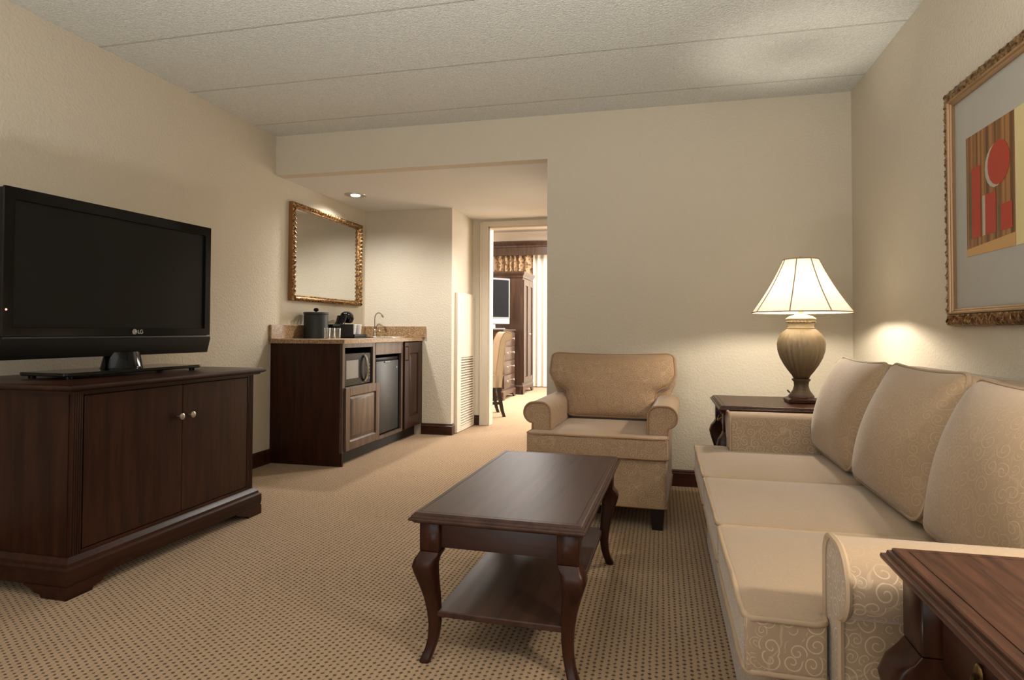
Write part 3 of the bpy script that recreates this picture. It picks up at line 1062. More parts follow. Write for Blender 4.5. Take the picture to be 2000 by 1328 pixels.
flat(box_(.42, .14, .64, .46), M['red'], 'red_block', .0004)
flat(box_(.68, .14, .73, .34), M['olive'], 'block_shadow', .0)
flat(box_(.73, .14, .95, .34), M['red'], 'red_block', .0004)
flat(R(*(ring_(.64, .66, .22, .17, 0, 2 * pi)[:-1])), M['grey'], 'disc_highlight', .0002)
flat(R(*(ring_(.70, .67, .22, .17, 0, 2 * pi)[:-1])), M['red'], 'red_disc', .0006)

# ---------------------------------------------------------------- downlight
t = thing('recessed_downlight', 'round recessed ceiling light above the granite counter', 'ceiling light', (-2.555, 4.865, ZA))
b = B().lathe([(.040, ZA - .002), (.064, ZA - .004), (.070, ZA - .007), (.082, ZA - .007), (.091, ZA - .005), (.092, ZA - .0005), (.064, ZA - .0005)], -2.555, 4.865, 40, cap0=False, cap1=False)
finish(b, 'trim_ring', M['nickel'], t, smooth=50)
b = B().lathe([(.042, ZA - .002), (.036, ZA - .010), (.02, ZA - .013), (.002, ZA - .014)], -2.555, 4.865, 30)
finish(b, 'bulb', M['bulb'], t)

# ---------------------------------------------------------------- louvered panel
t = thing('access_panel', 'tall cream metal access panel with louvers on the wall left of the doorway', 'panel', (XA, 5.95, .004))
P0, P1, PX = 5.675, 6.232, XA + .026
lz0, lz1, ly0, ly1 = .055, .72, 5.79, 6.19
b = B()
b.box(XA + .001, PX, P0, ly0, .006, 1.352, .002, 1).box(XA + .001, PX, ly1, P1, .006, 1.352, .002, 1)
b.box(XA + .001, PX, ly0, ly1, .006, lz0, 0).box(XA + .001, PX, ly0, ly1, lz1, 1.352, 0)
finish(b, 'sheet', M['cream'], t)
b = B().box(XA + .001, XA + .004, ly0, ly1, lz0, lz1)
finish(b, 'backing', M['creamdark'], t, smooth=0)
n = 26
for i in range(n):
    z = lerp(lz0, lz1, (i + .5) / n)
    b = B().rings([[(XA + .005, y, z + .010), (XA + .007, y, z + .011), (PX + .003, y, z - .006), (PX + .001, y, z - .008)] for y in (ly0, ly1)])
    finish(b, 'louver', M['cream'], t)
for yy in (P0 + .03, P1 - .03):
    b = B().lathe([(.006, 0), (.005, .003), (.001, .004)], 0, 0, 10).xf(Matrix.Translation((PX, yy, 1.31)) @ Matrix.Rotation(pi / 2, 4, 'Y'))
    finish(b, 'screw', M['nickel'], t)

# ---------------------------------------------------------------- upholstery builders
def tensor(xs, ys, inside, z0, z1, crown=0.0, dist=None, edge=.018):
    """slab over a tensor grid of cells; top crowned by the distance to its outline"""
    b = B()
    V = {}
    def v(i, j, k):
        key = (i, j, k)
        if key not in V:
            x, y = xs[i], ys[j]
            z = (z0, z0 + edge, z1 - edge, z1)[k]
            if k == 3:
                d = dist(x, y)
                z = z1 + crown * (1 - exp(-d / .12))
            V[key] = b.bm.verts.new((x, y, z))
        return V[key]
    nx, ny = len(xs) - 1, len(ys) - 1
    ins = [[inside((xs[i] + xs[i + 1]) / 2, (ys[j] + ys[j + 1]) / 2) for j in range(ny)] for i in range(nx)]
    g = lambda i, j: 0 <= i < nx and 0 <= j < ny and ins[i][j]
    for i in range(nx):
        for j in range(ny):
            if not ins[i][j]:
                continue
            b.face([v(i, j, 3), v(i + 1, j, 3), v(i + 1, j + 1, 3), v(i, j + 1, 3)])
            b.face([v(i, j, 0), v(i, j + 1, 0), v(i + 1, j + 1, 0), v(i + 1, j, 0)])
            for di, dj, p, q in ((-1, 0, (i, j), (i, j + 1)), (1, 0, (i + 1, j), (i + 1, j + 1)), (0, -1, (i, j), (i + 1, j)), (0, 1, (i, j + 1), (i + 1, j + 1))):
                if not g(i + di, j + dj):
                    for k in range(3):
                        b.face([v(*p, k), v(*q, k), v(*q, k + 1), v(*p, k + 1)])
    return b

def lines(a, c, cuts=(), step=.07, e=.016):
    """grid lines from a to c with support lines at the ends and around the cuts"""
    xs = {round(a, 4), round(c, 4), round(a + e, 4), round(c - e, 4)}
    for q in cuts:
        for d in (-e, 0, e):
            xs.add(round(q + d, 4))
    n = int((c - a) / step)
    for k in range(1, n):
        x = a + (c - a) * k / n
        if all(abs(x - q) > .02 for q in xs):
            xs.add(round(x, 4))
    return sorted(xs)

def rect_dist(rects):
    def f(x, y):
        return max([0.0] + [min(x - r[0], r[1] - x, y - r[2], r[3] - y) for r in rects])
    return f

def welt(pts, r, name, mat, parent, world=True, rnd=.02):
    p = densify(round_poly(pts, rnd, 4), .05)
    q = []
    rng = random.Random(len(pts) * 13 + int(pts[0][1] * 100))
    for a in p:
        q.append((a[0] + rng.uniform(-.0012, .0012), a[1] + rng.uniform(-.0012, .0012), a[2] + rng.uniform(-.0012, .0012)))
    b = B().tube(q, r, 6, True)
    return finish(b, name, mat, parent, world=world, smooth=60)

def pillow(wf, h, T, crown, corner=.10, nu=22, nv=18, seed=1, wr=.006, sag=0.0):
    """boxed cushion: u along x, height along z, front at -y. wf(v) gives the half width"""
    rng = random.Random(seed)
    ph = [(rng.uniform(0, 6.28), rng.uniform(5, 13), rng.uniform(-9, 9)) for _ in range(5)]
    def xy(u, v):                       # u, v in -1..1, rounded corners
        c = 1 - corner
        a, d = max(0, (abs(u) - c) / corner), max(0, (abs(v) - c) / corner)
        if a > 0 and d > 0:
            aa, dd = a * sqrt(1 - d * d / 2), d * sqrt(1 - a * a / 2)
            u = math.copysign(c + aa * corner, u); v = math.copysign(c + dd * corner, v)
        vv = (v + 1) / 2
        return wf(vv) * u, h * vv - sag * (1 - u * u) * max(0, v) ** 2
    def wrk(x, z):
        return wr * sum(sin(p + a * x * 1.3 + k * z * 1.3) for p, a, k in ph) / 3
    b = B()
    us = [-cos(pi * i / nu) for i in range(nu + 1)]
    us = [lerp(u, -1 + 2 * i / nu, .6) for i, u in enumerate(us)]
    vs = [-cos(pi * i / nv) for i in range(nv + 1)]
    vs = [lerp(v, -1 + 2 * i / nv, .6) for i, v in enumerate(vs)]
    F, K = {}, {}
    for i, u in enumerate(us):
        for j, v in enumerate(vs):
            x, z = xy(u, v)
            bul = ((1 - u * u) * (1 - v * v)) ** .55
            rim = 1 - max(abs(u), abs(v)) ** 14
            k = wrk(x, z) * min(1, bul * 3)
            F[i, j] = b.bm.verts.new((x, -T / 2 - crown * bul - .006 * rim + k, z))
            K[i, j] = b.bm.verts.new((x, T / 2 + crown * .5 * bul, z))
    def q(D, i, j):
        return [D[i, j], D[i + 1, j], D[i + 1, j + 1], D[i, j + 1]]
    for i in range(nu):
        for j in range(nv):
            for D_ in (F, K):
                vs_ = q(D_, i, j)
                b.face(vs_, [(w.co.x, w.co.z) for w in vs_])
    loop = [(i, 0) for i in range(nu)] + [(nu, j) for j in range(nv)] + [(i, nv) for i in range(nu, 0, -1)] + [(0, j) for j in range(nv, 0, -1)]
    s = 0
    mid = {}
    for p in loop:
        a, c = F[p].co, K[p].co
        n = Vector((a.x, 0, a.z - h / 2)); n.normalize()
        mid[p] = b.bm.verts.new(((a + c) / 2) + n * .012)
    for k in range(len(loop)):
        p, r = loop[k], loop[(k + 1) % len(loop)]
        d = (F[p].co - F[r].co).length
        b.face([F[p], F[r], mid[r], mid[p]], [(s, 0), (s + d, 0), (s + d, T / 2), (s, T / 2)])
        b.face([mid[p], mid[r], K[r], K[p]], [(s, T / 2), (s + d, T / 2), (s + d, T), (s, T)])
        s += d
    rim = [tuple(F[p].co) for p in loop]
    rimb = [tuple(K[p].co) for p in loop]
    return b, rim, rimb

def roll_arm(w, top, z0, roll, n=14):
    """arm profile in (a, z): inner face at a=0, outer roll toward +a"""
    r = roll
    cx = w - r * .45
    cz = top - r
    pts = [(0, z0), (0, top - .05)]
    pts += [(.05 * (1 - cos(radians(a))), top - .05 + .05 * sin(radians(a))) for a in (20, 45, 70, 90)]
    for k in range(n + 1):
        a = radians(90 - 158 * k / n)
        pts.append((cx + r * cos(a), cz + r * sin(a)))
    ww = pts[-1][0] - .012
    pts.append((ww, cz - r * 1.02))
    pts.append((ww, z0))
    return pts

# ---------------------------------------------------------------- armchair
t = thing('armchair', 'tan scroll-patterned rolled-arm armchair standing against the back wall', 'armchair', (-.305, 3.60, 0), radians(-2.8))
# local: faces -y, front of the seat at y = -.44
FM, PM = M['chair'], M['chairw']
kw = dict(world=False)
SW = .356                       # half width of seat front
zs0, zs1 = .350, .455
arm_in = .252
# base / skirt
b = B()
b.rings([[(p[0], p[1], z) for p in round_poly([(-SW + .006, -.425, 0), (SW - .006, -.425, 0), (SW - .006, .37, 0), (-SW + .006, .37, 0)], .03)] for z in (.110, .118, .335, .348)])
finish(b, 'base', FM, t, **kw)
b = B().tube(densify([(p[0], p[1], .112) for p in round_poly([(-SW + .004, -.427, 0), (SW - .004, -.427, 0), (SW - .004, .37, 0), (-SW + .004, .37, 0)], .03)], .06), .005, 6, True)
o = finish(b, 'hem_piping', PM, t, **kw)
# seat cushion (T shape)
yf, yarm, yb = -.445, -.335, .16
out = [(-SW, yf), (SW, yf), (SW, yarm), (arm_in, yarm), (arm_in, yb), (-arm_in, yb), (-arm_in, yarm), (-SW, yarm)]
rects = [(-SW, SW, yf, yarm), (-arm_in, arm_in, yf, yb)]
ins = lambda x, y: any(r[0] < x < r[1] and r[2] < y < r[3] for r in rects)
b = tensor(lines(-SW, SW, (-arm_in, arm_in)), lines(yf, yb, (yarm,)), ins, zs0, zs1, .022, rect_dist(rects))
sc = finish(b, 'seat_cushion', FM, t, subsurf=2, **kw)
for z in (zs1 - .004, zs0 + .004):
    o = welt([(x * 1.002, y, z) for x, y in out], .0055, 'piping', PM, t, False, .03); o.parent = sc
# arms
for s in (-1, 1):
    prof = roll_arm(.115, .600, .349, .055)
    pts = [(s * (arm_in + .002 + a), z) for a, z in prof]
    b = B().prism(pts, -.33, .33, 'y', uv=True, steps=6)
    a = finish(b, 'arm', FM, t, **kw)
    front = [(x, -.332, z) for x, z in pts]
    o = finish(B().tube(densify(front, .03), .0055, 6, True), 'piping', PM, t, **kw); o.parent = a
# back frame
b = B()
hw_ = interp
rs = []
for z, y0, y1, w in ((.12, .20, .385, .345), (.60, .24, .41, .345), (.66, .25, .42, .372), (.76, .262, .43, .378), (.795, .275, .43, .372), (.808, .30, .415, .355)):
    rs.append([(p[0], p[1], z) for p in round_poly([(-w, y0, 0), (w, y0, 0), (w, y1, 0), (-w, y1, 0)], .04)])
b.rings(rs)
finish(b, 'back_frame', FM, t, smooth=60, **kw)
# back cushion
wf = lambda v: interp([(0, .252), (.38, .262), (.55, .352), (.68, .374), (1, .366)], v)
b, rim, rimb = pillow(wf, .385, .12, .06, .14, 26, 22, 5, .006, .012)
MT = Matrix.Translation((0, .185, .462)) @ Matrix.Rotation(radians(-14), 4, 'X')
b.xf(MT)
bc = finish(b, 'back_cushion', FM, t, smooth=60, **kw)
o = finish(B().tube([tuple(MT @ Vector(p)) for p in rim], .0055, 6, True), 'piping', PM, t, **kw); o.parent = bc
for sx in (-1, 1):
    for yy in (-.385, .33):
        b = B()
        rs = []
        for z, hh in ((0, .026), (.118, .036)):
            cx = sx * .305
            rs.append([(cx - hh, yy - hh, z), (cx + hh, yy - hh, z), (cx + hh, yy + hh, z), (cx - hh, yy + hh, z)])
        b.rings(rs)
        finish(b, 'leg', M['legdark'], t, **kw)

# ---------------------------------------------------------------- sofa
t = thing('sofa', 'three-seat tan scroll-patterned sofa with rolled arms along the right wall', 'sofa', (.64, 2.12, 0))
FM, PM = M['sofa'], M['sofaw']
SY0, SY1 = 1.150, 3.085         # outer ends
AIN0, AIN1 = 1.285, 2.930       # inner faces of the arms
AX0 = .300                      # front of the arms
zs0, zs1 = .345, .452
b = B()
b.rings([[(p[0], p[1], z) for p in round_poly([(.205, SY0 + .06, 0), (1.08, SY0 + .06, 0), (1.08, SY1 - .02, 0), (.205, SY1 - .02, 0)], .03)] for z in (.004, .012, .33, .343)])
finish(b, 'base', FM, t)
fx, bx = .150, .80
def seat(y0, y1, lo, hi):
    """lo / hi: inner arm face when the cushion wraps in front of that arm"""
    iy0 = lo if lo else y0
    iy1 = hi if hi else y1
    rects = [(fx, AX0 - .006, y0, y1), (fx, bx, iy0, iy1)]
    ins = lambda x, y: any(r[0] < x < r[1] and r[2] < y < r[3] for r in rects)
    cy = [q for q in (lo, hi) if q]
    b = tensor(lines(fx, bx, (AX0 - .006,)), lines(y0, y1, cy), ins, zs0, zs1, .024, rect_dist(rects))
    c = finish(b, 'seat_cushion', FM, t, subsurf=2)
    out = [(fx, y0)]
    out += [(AX0 - .006, y0), (AX0 - .006, iy0), (bx, iy0)] if lo else [(bx, y0)]
    out += [(bx, iy1), (AX0 - .006, iy1), (AX0 - .006, y1)] if hi else [(bx, y1)]
    out += [(fx, y1)]
    for z in (zs1 - .003, zs0 + .004):
        o = welt([(x, y, z) for x, y in out], .0058, 'piping', PM, t, True, .028); o.parent = c
seat(1.243, 1.802, AIN0 + .004, None)
seat(1.808, 2.380, None, None)
seat(2.386, 3.035, None, AIN1 - .004)
for s, yin, w in ((-1, AIN0, .118), (1, AIN1, .14)):
    prof = roll_arm(w, .614, .005, .062)
    # below the roll the arm panel drops to the floor
    pts = [(yin + s * a, z) for a, z in prof]
    b = B().prism(pts, AX0, 1.06, 'x', uv=True, steps=6)
    a = finish(b, 'arm', FM, t)
    front = [(AX0 - .001, y, z) for y, z in pts]
    o = finish(B().tube(densify(front, .03), .006, 6, True), 'piping', PM, t); o.parent = a
b = B()
rs = []
for z, x0, x1 in ((.01, .80, 1.085), (.60, .86, 1.085), (.78, .90, 1.09), (.825, .925, 1.085), (.838, .95, 1.06)):
    rs.append([(p[0], p[1], z) for p in round_poly([(x0, AIN0 - .05, 0), (x1, AIN0 - .05, 0), (x1, AIN1 + .05, 0), (x0, AIN1 + .05, 0)], .04)])
b.rings(rs)
finish(b, 'back_frame', FM, t, smooth=60)
for i, (y0, y1, top) in enumerate(((1.275, 1.815, .405), (1.835, 2.415, .415), (2.44, 3.03, .412))):
    hw2 = (y1 - y0) / 2
    wf = lambda v, hw2=hw2: hw2 * interp([(0, .985), (.5, 1.02), (1, .97)], v)
    b, rim, rimb = pillow(wf, top, .13, .075, .16, 24, 20, 21 + i, .007, .012)
    # local x -> world -y... front (-y) faces world -x
    MT = Matrix.Translation((.712, (y0 + y1) / 2, .462)) @ Matrix.Rotation(radians(-90), 4, 'Z') @ Matrix.Rotation(radians(-18.5), 4, 'X')
    b.xf(MT)
    c = finish(b, 'back_cushion', M['sofaback'], t, smooth=60)
    for rr_ in (rim, rimb):
        o = finish(B().tube([tuple(MT @ Vector(p)) for p in rr_], .0058, 6, True), 'piping', PM, t); o.parent = c

# ---------------------------------------------------------------- cabriole furniture
def cabriole(cx, cy, sx, sy, ztop, zblock, hw, mat, parent, scale=1.0, world=False):
    """square block above, S-curved leg below, foot flaring to the corner (sx, sy)"""
    b = B()
    b.box(cx - hw, cx + hw, cy - hw, cy + hw, zblock, ztop, .003, 1)
    tab = [(1.0, .0, 1.0), (.97, .004, 1.02), (.93, .012, 1.10), (.87, .017, 1.12), (.80, .014, 1.02), (.70, .008, .86), (.58, .001, .72), (.45, -.004, .62),
           (.32, -.006, .55), (.20, -.003, .50), (.11, .004, .48), (.05, .011, .50), (.02, .015, .52), (.0, .016, .46)]
    rs = []
    for f, o, w in tab:
        z = zblock * f
        r = hw * w
        ox, oy = cx + sx * o * scale, cy + sy * o * scale
        rs.append([(ox + q[0], oy + q[1], z) for q in round_poly([(-r, -r, 0), (r, -r, 0), (r, r, 0), (-r, r, 0)], r * (.5 if f < .96 else .15), 3)])
    rs.reverse()
    b.rings(rs)
    return finish(b, 'leg', mat, parent, smooth=50, world=world)

t = thing('coffee_table', 'dark wooden coffee table with cabriole legs and lower shelf on the carpet', 'coffee table', (-.448, 2.218, 0), radians(-1.6))
hx, hy = .262, .508
TOPP = [(-.030, .412), (-.014, .415), (-.009, .4205), (-.001, .4235), (.000, .4275), (-.001, .4315), (-.006, .433), (-.0065, .436), (-.008, .439), (-.012, .4405), (-.0125, .4435), (-.016, .4458), (-.028, .446), (-.0285, .445), (-.0298, .445), (-.0302, .446)]
b = B().rects(-hx, hx, -hy, hy, TOPP)
finish(b, 'top', M['top'], t, smooth=20, world=False)
ix, iy = hx - .055, hy - .060
for s in (-1, 1):
    b = B().box(-ix, ix, s * iy - .011, s * iy + .011, .338, .413)
    finish(b, 'apron', M['wx'], t, world=False)
    b = B().box(s * ix - .011, s * ix + .011, -iy, iy, .338, .413)
    finish(b, 'apron', M['wy'], t, world=False)
for sx in (-1, 1):
    for sy in (-1, 1):
        cabriole(sx * ix, sy * iy, sx, sy, .4135, .328, .031, M['wz'], t)
b = B().box(-ix + .012, ix - .012, -iy - .012, iy + .012, .132, .150, .003, 1)
finish(b, 'shelf', M['top'], t, world=False)

def end_table(label, x0, x1, y0, y1, zt):
    # stepped edge: bead, groove, ogee and a fine line around the field
    t = thing('end_table', label, 'end table', ((x0 + x1) / 2, (y0 + y1) / 2, 0), 0, 'dark end tables beside the sofa')
    hx, hy = (x1 - x0) / 2, (y1 - y0) / 2
    prof = [(-.028, zt - .042), (-.014, zt - .036), (-.009, zt - .026), (-.001, zt - .022), (.000, zt - .018), (-.001, zt - .014), (-.007, zt - .012), (-.0075, zt - .009), (-.0085, zt - .0065), (-.013, zt - .0055), (-.0135, zt - .002), (-.016, zt - .0005), (-.030, zt), (-.0305, zt - .0012), (-.0318, zt - .0012), (-.0322, zt)]
    finish(B().rects(-hx, hx, -hy, hy, prof), 'top', M['topend'], t, smooth=20, world=False)
    ix, iy = hx - .060, hy - .060
    for s in (-1, 1):
        b = B().box(-ix, ix, s * iy - .012, s * iy + .012, zt - .15, zt - .042)
        finish(b, 'apron', M['wx'], t, world=False)
    finish(B().box(ix - .012, ix + .012, -iy, iy, zt - .15, zt - .042), 'apron', M['wy'], t, world=False)
    finish(B().box(-ix - .004, -ix + .012, -iy, iy, zt - .15, zt - .042), 'apron', M['wy'], t, world=False)
    d = finish(B().box(-ix - .016, -ix - .004, -iy + .05, iy - .05, zt - .138, zt - .054, .004, 2), 'drawer', M['wy'], t, world=False)
    # curved brass bail
    hz = zt - .094
    pts = []
    for k in range(17):
        f = k / 16
        pts.append((-ix - .018 - .022 * sin(pi * f) ** .6, lerp(-.062, .062, f), hz + .010 - .020 * sin(pi * f) ** 1.5))
    b = B().tube(pts, [.0035 + .0025 * sin(pi * k / 16) for k in range(17)], 8)
    for yy in (-.062, .062):
        b.sphere((-ix - .018, yy, hz + .010), .010, .5, 1, 1.3, 12, 8)
    o = finish(b, 'handle', M['brass'], t, world=False); o.parent = d
    for sx in (-1, 1):
        for sy in (-1, 1):
            cabriole(sx * ix, sy * iy, sx, sy, zt - .043, zt - .13, .036, M['wz'], t, 1.6)
    return t
ZT = .625
end_table('dark wooden end table with the lamp in the far corner behind the sofa', .268, 1.03, 3.150, 3.700, ZT)
end_table('dark wooden end table with brass drawer handle at the near end of sofa', .338, 1.085, .545, 1.110, .645)

# ---------------------------------------------------------------- table lamp
LX, LY = .690, 3.42
t = thing('table_lamp', 'lit table lamp with fluted urn base and white shade on the far end table', 'lamp', (LX, LY, ZT))
b = B()
b.rects(LX - .068, LX + .068, LY - .068, LY + .068, [(0, ZT + .0005), (.004, ZT + .004), (.004, ZT + .016), (-.008, ZT + .022), (-.012, ZT + .026)])
finish(b, 'plinth', M['wx'], t, smooth=20)
U = lambda r, z: (r, z)
b = B().lathe([(.060, ZT + .0262), (.061, ZT + .034), (.052, ZT + .044), (.040, ZT + .062), (.034, ZT + .085), (.036, ZT + .104), (.044, ZT + .112), (.044, ZT + .118), (.034, ZT + .121)], LX, LY, 36)
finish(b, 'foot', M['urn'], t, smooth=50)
NF = 24
def flute(r, z, a):
    k = min(1, max(0, (ZT + .365 - z) / .05)) * min(1, max(0, (z - ZT - .12) / .02))
    return r * (1 - .055 * k * (1 - abs(cos(NF * a / 2))) ** .7)
prof = []
for zz, r in ((.121, .036), (.135, .043), (.16, .062), (.19, .082), (.225, .100), (.26, .111), (.295, .114), (.32, .109), (.345, .096), (.362, .080), (.372, .066)):
    prof.append((r, ZT + zz))
b = B().lathe(prof, LX, LY, NF * 8, flute)
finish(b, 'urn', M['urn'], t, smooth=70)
b = B().lathe([(.064, ZT + .3722), (.066, ZT + .376), (.061, ZT + .381), (.062, ZT + .408), (.067, ZT + .412), (.067, ZT + .418), (.072, ZT + .421), (.071, ZT + .426), (.058, ZT + .434), (.034, ZT + .442), (.012, ZT + .448), (.012, ZT + .47), (.004, ZT + .472)], LX, LY, 40)
finish(b, 'collar', M['urn'], t, smooth=50)
b = B().tube([(LX + .063 * cos(2 * pi * k / 40), LY + .063 * sin(2 * pi * k / 40), ZT + .407) for k in range(40)], .0045, 6, True)
for k in range(26):
    a = 2 * pi * k / 26
    b.sphere((LX + .066 * cos(a), LY + .066 * sin(a), ZT + .407), .0055, 1, 1, 1, 8, 6)
finish(b, 'beading', M['urn'], t)
b = B().tube([(LX - .058, LY - .02, ZT + .05), (LX - .07, LY - .024, ZT + .062)], .004, 8)
finish(b, 'switch', M['brass'], t)
s0, s1 = ZT + .456, ZT + .725
def shade_prof(f):
    return lerp(.240, .084, f) - .010 * sin(pi * f)
b = B()
n = 8 * 8
rs = []
for k in range(13):
    f = k / 12
    r = shade_prof(f)
    ring = []
    for i in range(n):
        a = 2 * pi * i / n + radians(22)
        m_ = (a - radians(22)) % (2 * pi / 8) - pi / 8
        q = lerp(1.0, cos(pi / 8) / cos(m_), .55)
        ring.append((LX + r * q * cos(a), LY + r * q * sin(a), lerp(s0, s1, f)))
    rs.append(ring)
b.rings(rs, False, False)
sh = finish(b, 'lamp_shade', M['shade'], t, smooth=60)
for i in range(8):
    a = 2 * pi * i / 8 + radians(22)
    b = B().tube([(LX + (shade_prof(k / 12) + .0008) * cos(a), LY + (shade_prof(k / 12) + .0008) * sin(a), lerp(s0, s1, k / 12)) for k in range(13)], .0026, 6)
    o = finish(b, 'shade_seam', M['shadetrim'], t); o.parent = sh
for rs_ in (rs[0], rs[-1]):
    o = finish(B().tube(rs_, .0035, 6, True), 'shade_rim', M['shadetrim'], t); o.parent = sh
b = B()
for a in (0, 2 * pi / 3, 4 * pi / 3):
    b.tube([(LX, LY, s1 - .006), (LX + .08 * cos(a), LY + .08 * sin(a), s1 - .004)], .0018, 6)
for s in (-1, 1):
    b.tube([(LX + s * .012, LY, ZT + .46), (LX + s * .055, LY, ZT + .52), (LX + s * .055, LY, ZT + .62), (LX, LY, s1 - .006)], .002, 6)
finish(b, 'harp', M['brass'], t)
b = B().lathe([(.004, s1 - .006), (.012, s1 + .002), (.016, s1 + .006), (.010, s1 + .012), (.002, s1 + .014)], LX, LY, 16)
finish(b, 'finial', M['brass'], t)

# ---------------------------------------------------------------- bedroom
# chest of drawers
t = thing('chest_of_drawers', 'dark chest of four drawers in the bedroom seen through the doorway', 'chest', (-2.4, 8.88, 0))
x0, x1, y0, y1 = -2.62, -2.175, 8.50, 9.215
finish(B().box(x0, x1, y0, y1, .14, .975), 'body', M['armoire'], t)
finish(B().rects(x0, x1, y0, y1, [(-.005, .975), (.02, .985), (.024, .995), (.015, 1.003), (0, 1.006)]), 'top', M['chest'], t, smooth=20)
finish(B().rects(x0, x1, y0, y1, [(.02, .06), (.022, .115), (.008, .13), (-.005, .142)]), 'plinth', M['chest'], t, smooth=20)
for s, y in ((1, y0 - .02), (-1, y1 + .02)):
    b = B().prism([(y + s * p[0], p[1]) for p in bracket(.16, .062)], x1 - .006, x1 + .02, 'x')
    b.prism([(y + s * p[0], p[1]) for p in bracket(.16, .062)], x0 - .02, x0 + .005, 'x')
    finish(b, 'bracket_foot', M['chest'], t)
for k in range(4):
    z = .158 + k * .203
    d = finish(B().box(x1, x1 + .016, y0 + .035, y1 - .035, z, z + .188, .004, 2), 'drawer', M['chest'], t)
    for yy in (y0 + .16, y1 - .16):
        kb = B().lathe([(.006, 0), (.006, .012), (.017, .018), (.016, .026), (.004, .03)], 0, 0, 14).xf(Matrix.Translation((x1 + .016, yy, z + .1)) @ Matrix.Rotation(pi / 2, 4, 'Y'))
        o = finish(kb, 'knob', M['chrome'], t); o.parent = d
# bedroom TV
t = thing('television', 'smaller TV with silver lower bezel on the chest in the bedroom', 'television', (-2.43, 8.80, 1.0065), radians(-40))
b = B().box(-.05, .012, -.33, .33, .135, .76, .012, 2)
finish(b, 'casing', M['fridge'], t, world=False)
b = B().box(.012, .016, -.31, .31, .18, .735)
finish(b, 'screen', M['darkscreen'], t, world=False)
b = B().box(-.03, .02, -.33, .33, .075, .16, .01, 2)
finish(b, 'speaker_bar', M['silver'], t, world=False)
b = B()
frame_yz(b, -.33, .33, .16, .755, .02, .02, .02, .025, .012, .0185)
finish(b, 'bezel', M['bezelgrey'], t, world=False)
b = B().box(-.03, .0, -.08, .08, .012, .09).box(-.11, .09, -.20, .20, .0005, .014, .004, 1)
finish(b, 'stand', M['silver'], t, world=False)
# armoire
t = thing('armoire', 'tall dark two-door armoire in the bedroom beside the curtains', 'wardrobe', (-2.38, 9.78, 0))
x0, x1, y0, y1 = -2.72, -2.085, 9.395, 10.15
finish(B().box(x0, x1, y0, y1, .15, 1.80), 'body', M['armoire'], t)
finish(B().rects(x0, x1, y0, y1, [(-.005, 1.80), (.006, 1.81), (.010, 1.84), (.028, 1.868), (.034, 1.89), (.034, 1.905), (.01, 1.91)]), 'cornice', M['armoire'], t, smooth=20)
finish(B().rects(x0, x1, y0, y1, [(.014, .07), (.016, .125), (.006, .14), (-.005, .152)]), 'plinth', M['armoire'], t, smooth=20)
for s, y in ((1, y0 - .014), (-1, y1 + .014)):
    b = B().prism([(y + s * p[0], p[1]) for p in bracket(.17, .072)], x1 - .01, x1 + .014, 'x')
    b.prism([(y + s * p[0], p[1]) for p in bracket(.17, .072)], x0 - .014, x0 + .01, 'x')
    if s == 1:
        b.box(x0, x1, y0 - .014, y0 + .008, 0, .072)
    finish(b, 'bracket_foot', M['armoire'], t)
for k, (a, c) in enumerate(((y0 + .02, (y0 + y1) / 2 - .002), ((y0 + y1) / 2 + .002, y1 - .02))):
    b = B()
    st = .075
    b.box(x1, x1 + .02, a, a + st, .18, 1.775, .002, 1).box(x1, x1 + .02, c - st, c, .18, 1.775, .002, 1)
    b.box(x1, x1 + .02, a + st, c - st, .18, .26, .002, 1).box(x1, x1 + .02, a + st, c - st, 1.69, 1.775, .002, 1)
    b.box(x1, x1 + .006, a + st, c - st, .26, 1.69)
    d = finish(b, 'door', M['armoire'], t)
    yy = c - .03 if k == 0 else a + .03
    kb = B().lathe([(.006, 0), (.006, .012), (.015, .018), (.014, .026), (.004, .03)], 0, 0, 14).xf(Matrix.Translation((x1 + .02, yy, .93)) @ Matrix.Rotation(pi / 2, 4, 'Y'))
    o = finish(kb, 'knob', M['chrome'], t); o.parent = d
# window cornice and curtains
t = thing('window_cornice', 'dark wooden cornice box over the bedroom curtains', 'cornice', (-1.2, 10.6, 2.29))
b = B()
pr = [(0, 2.288), (0, 2.42), (.008, 2.43), (.012, 2.45), (.04, 2.49), (.052, 2.515), (.052, 2.53), (0, 2.53)]
rs = []
for xx in (-2.885, .6):
    rs.append([(xx - (p * .5 if xx < -1 else 0), 10.45 - p, z) for p, z in pr] + [(xx, 10.50, 2.53), (xx, 10.50, 2.288)])
b.rings(rs)
finish(b, 'front_board', M['armoire'], t, smooth=20)
multi('end_board', [(-2.885, -2.86, 10.50, YE - .001, 2.288, 2.53), (.575, .6, 10.50, YE - .001, 2.288, 2.53)], M['armoire'], t)
multi('top_board', [(-2.86, .575, 10.50, YE - .001, 2.51, 2.53)], M['armoire'], t)

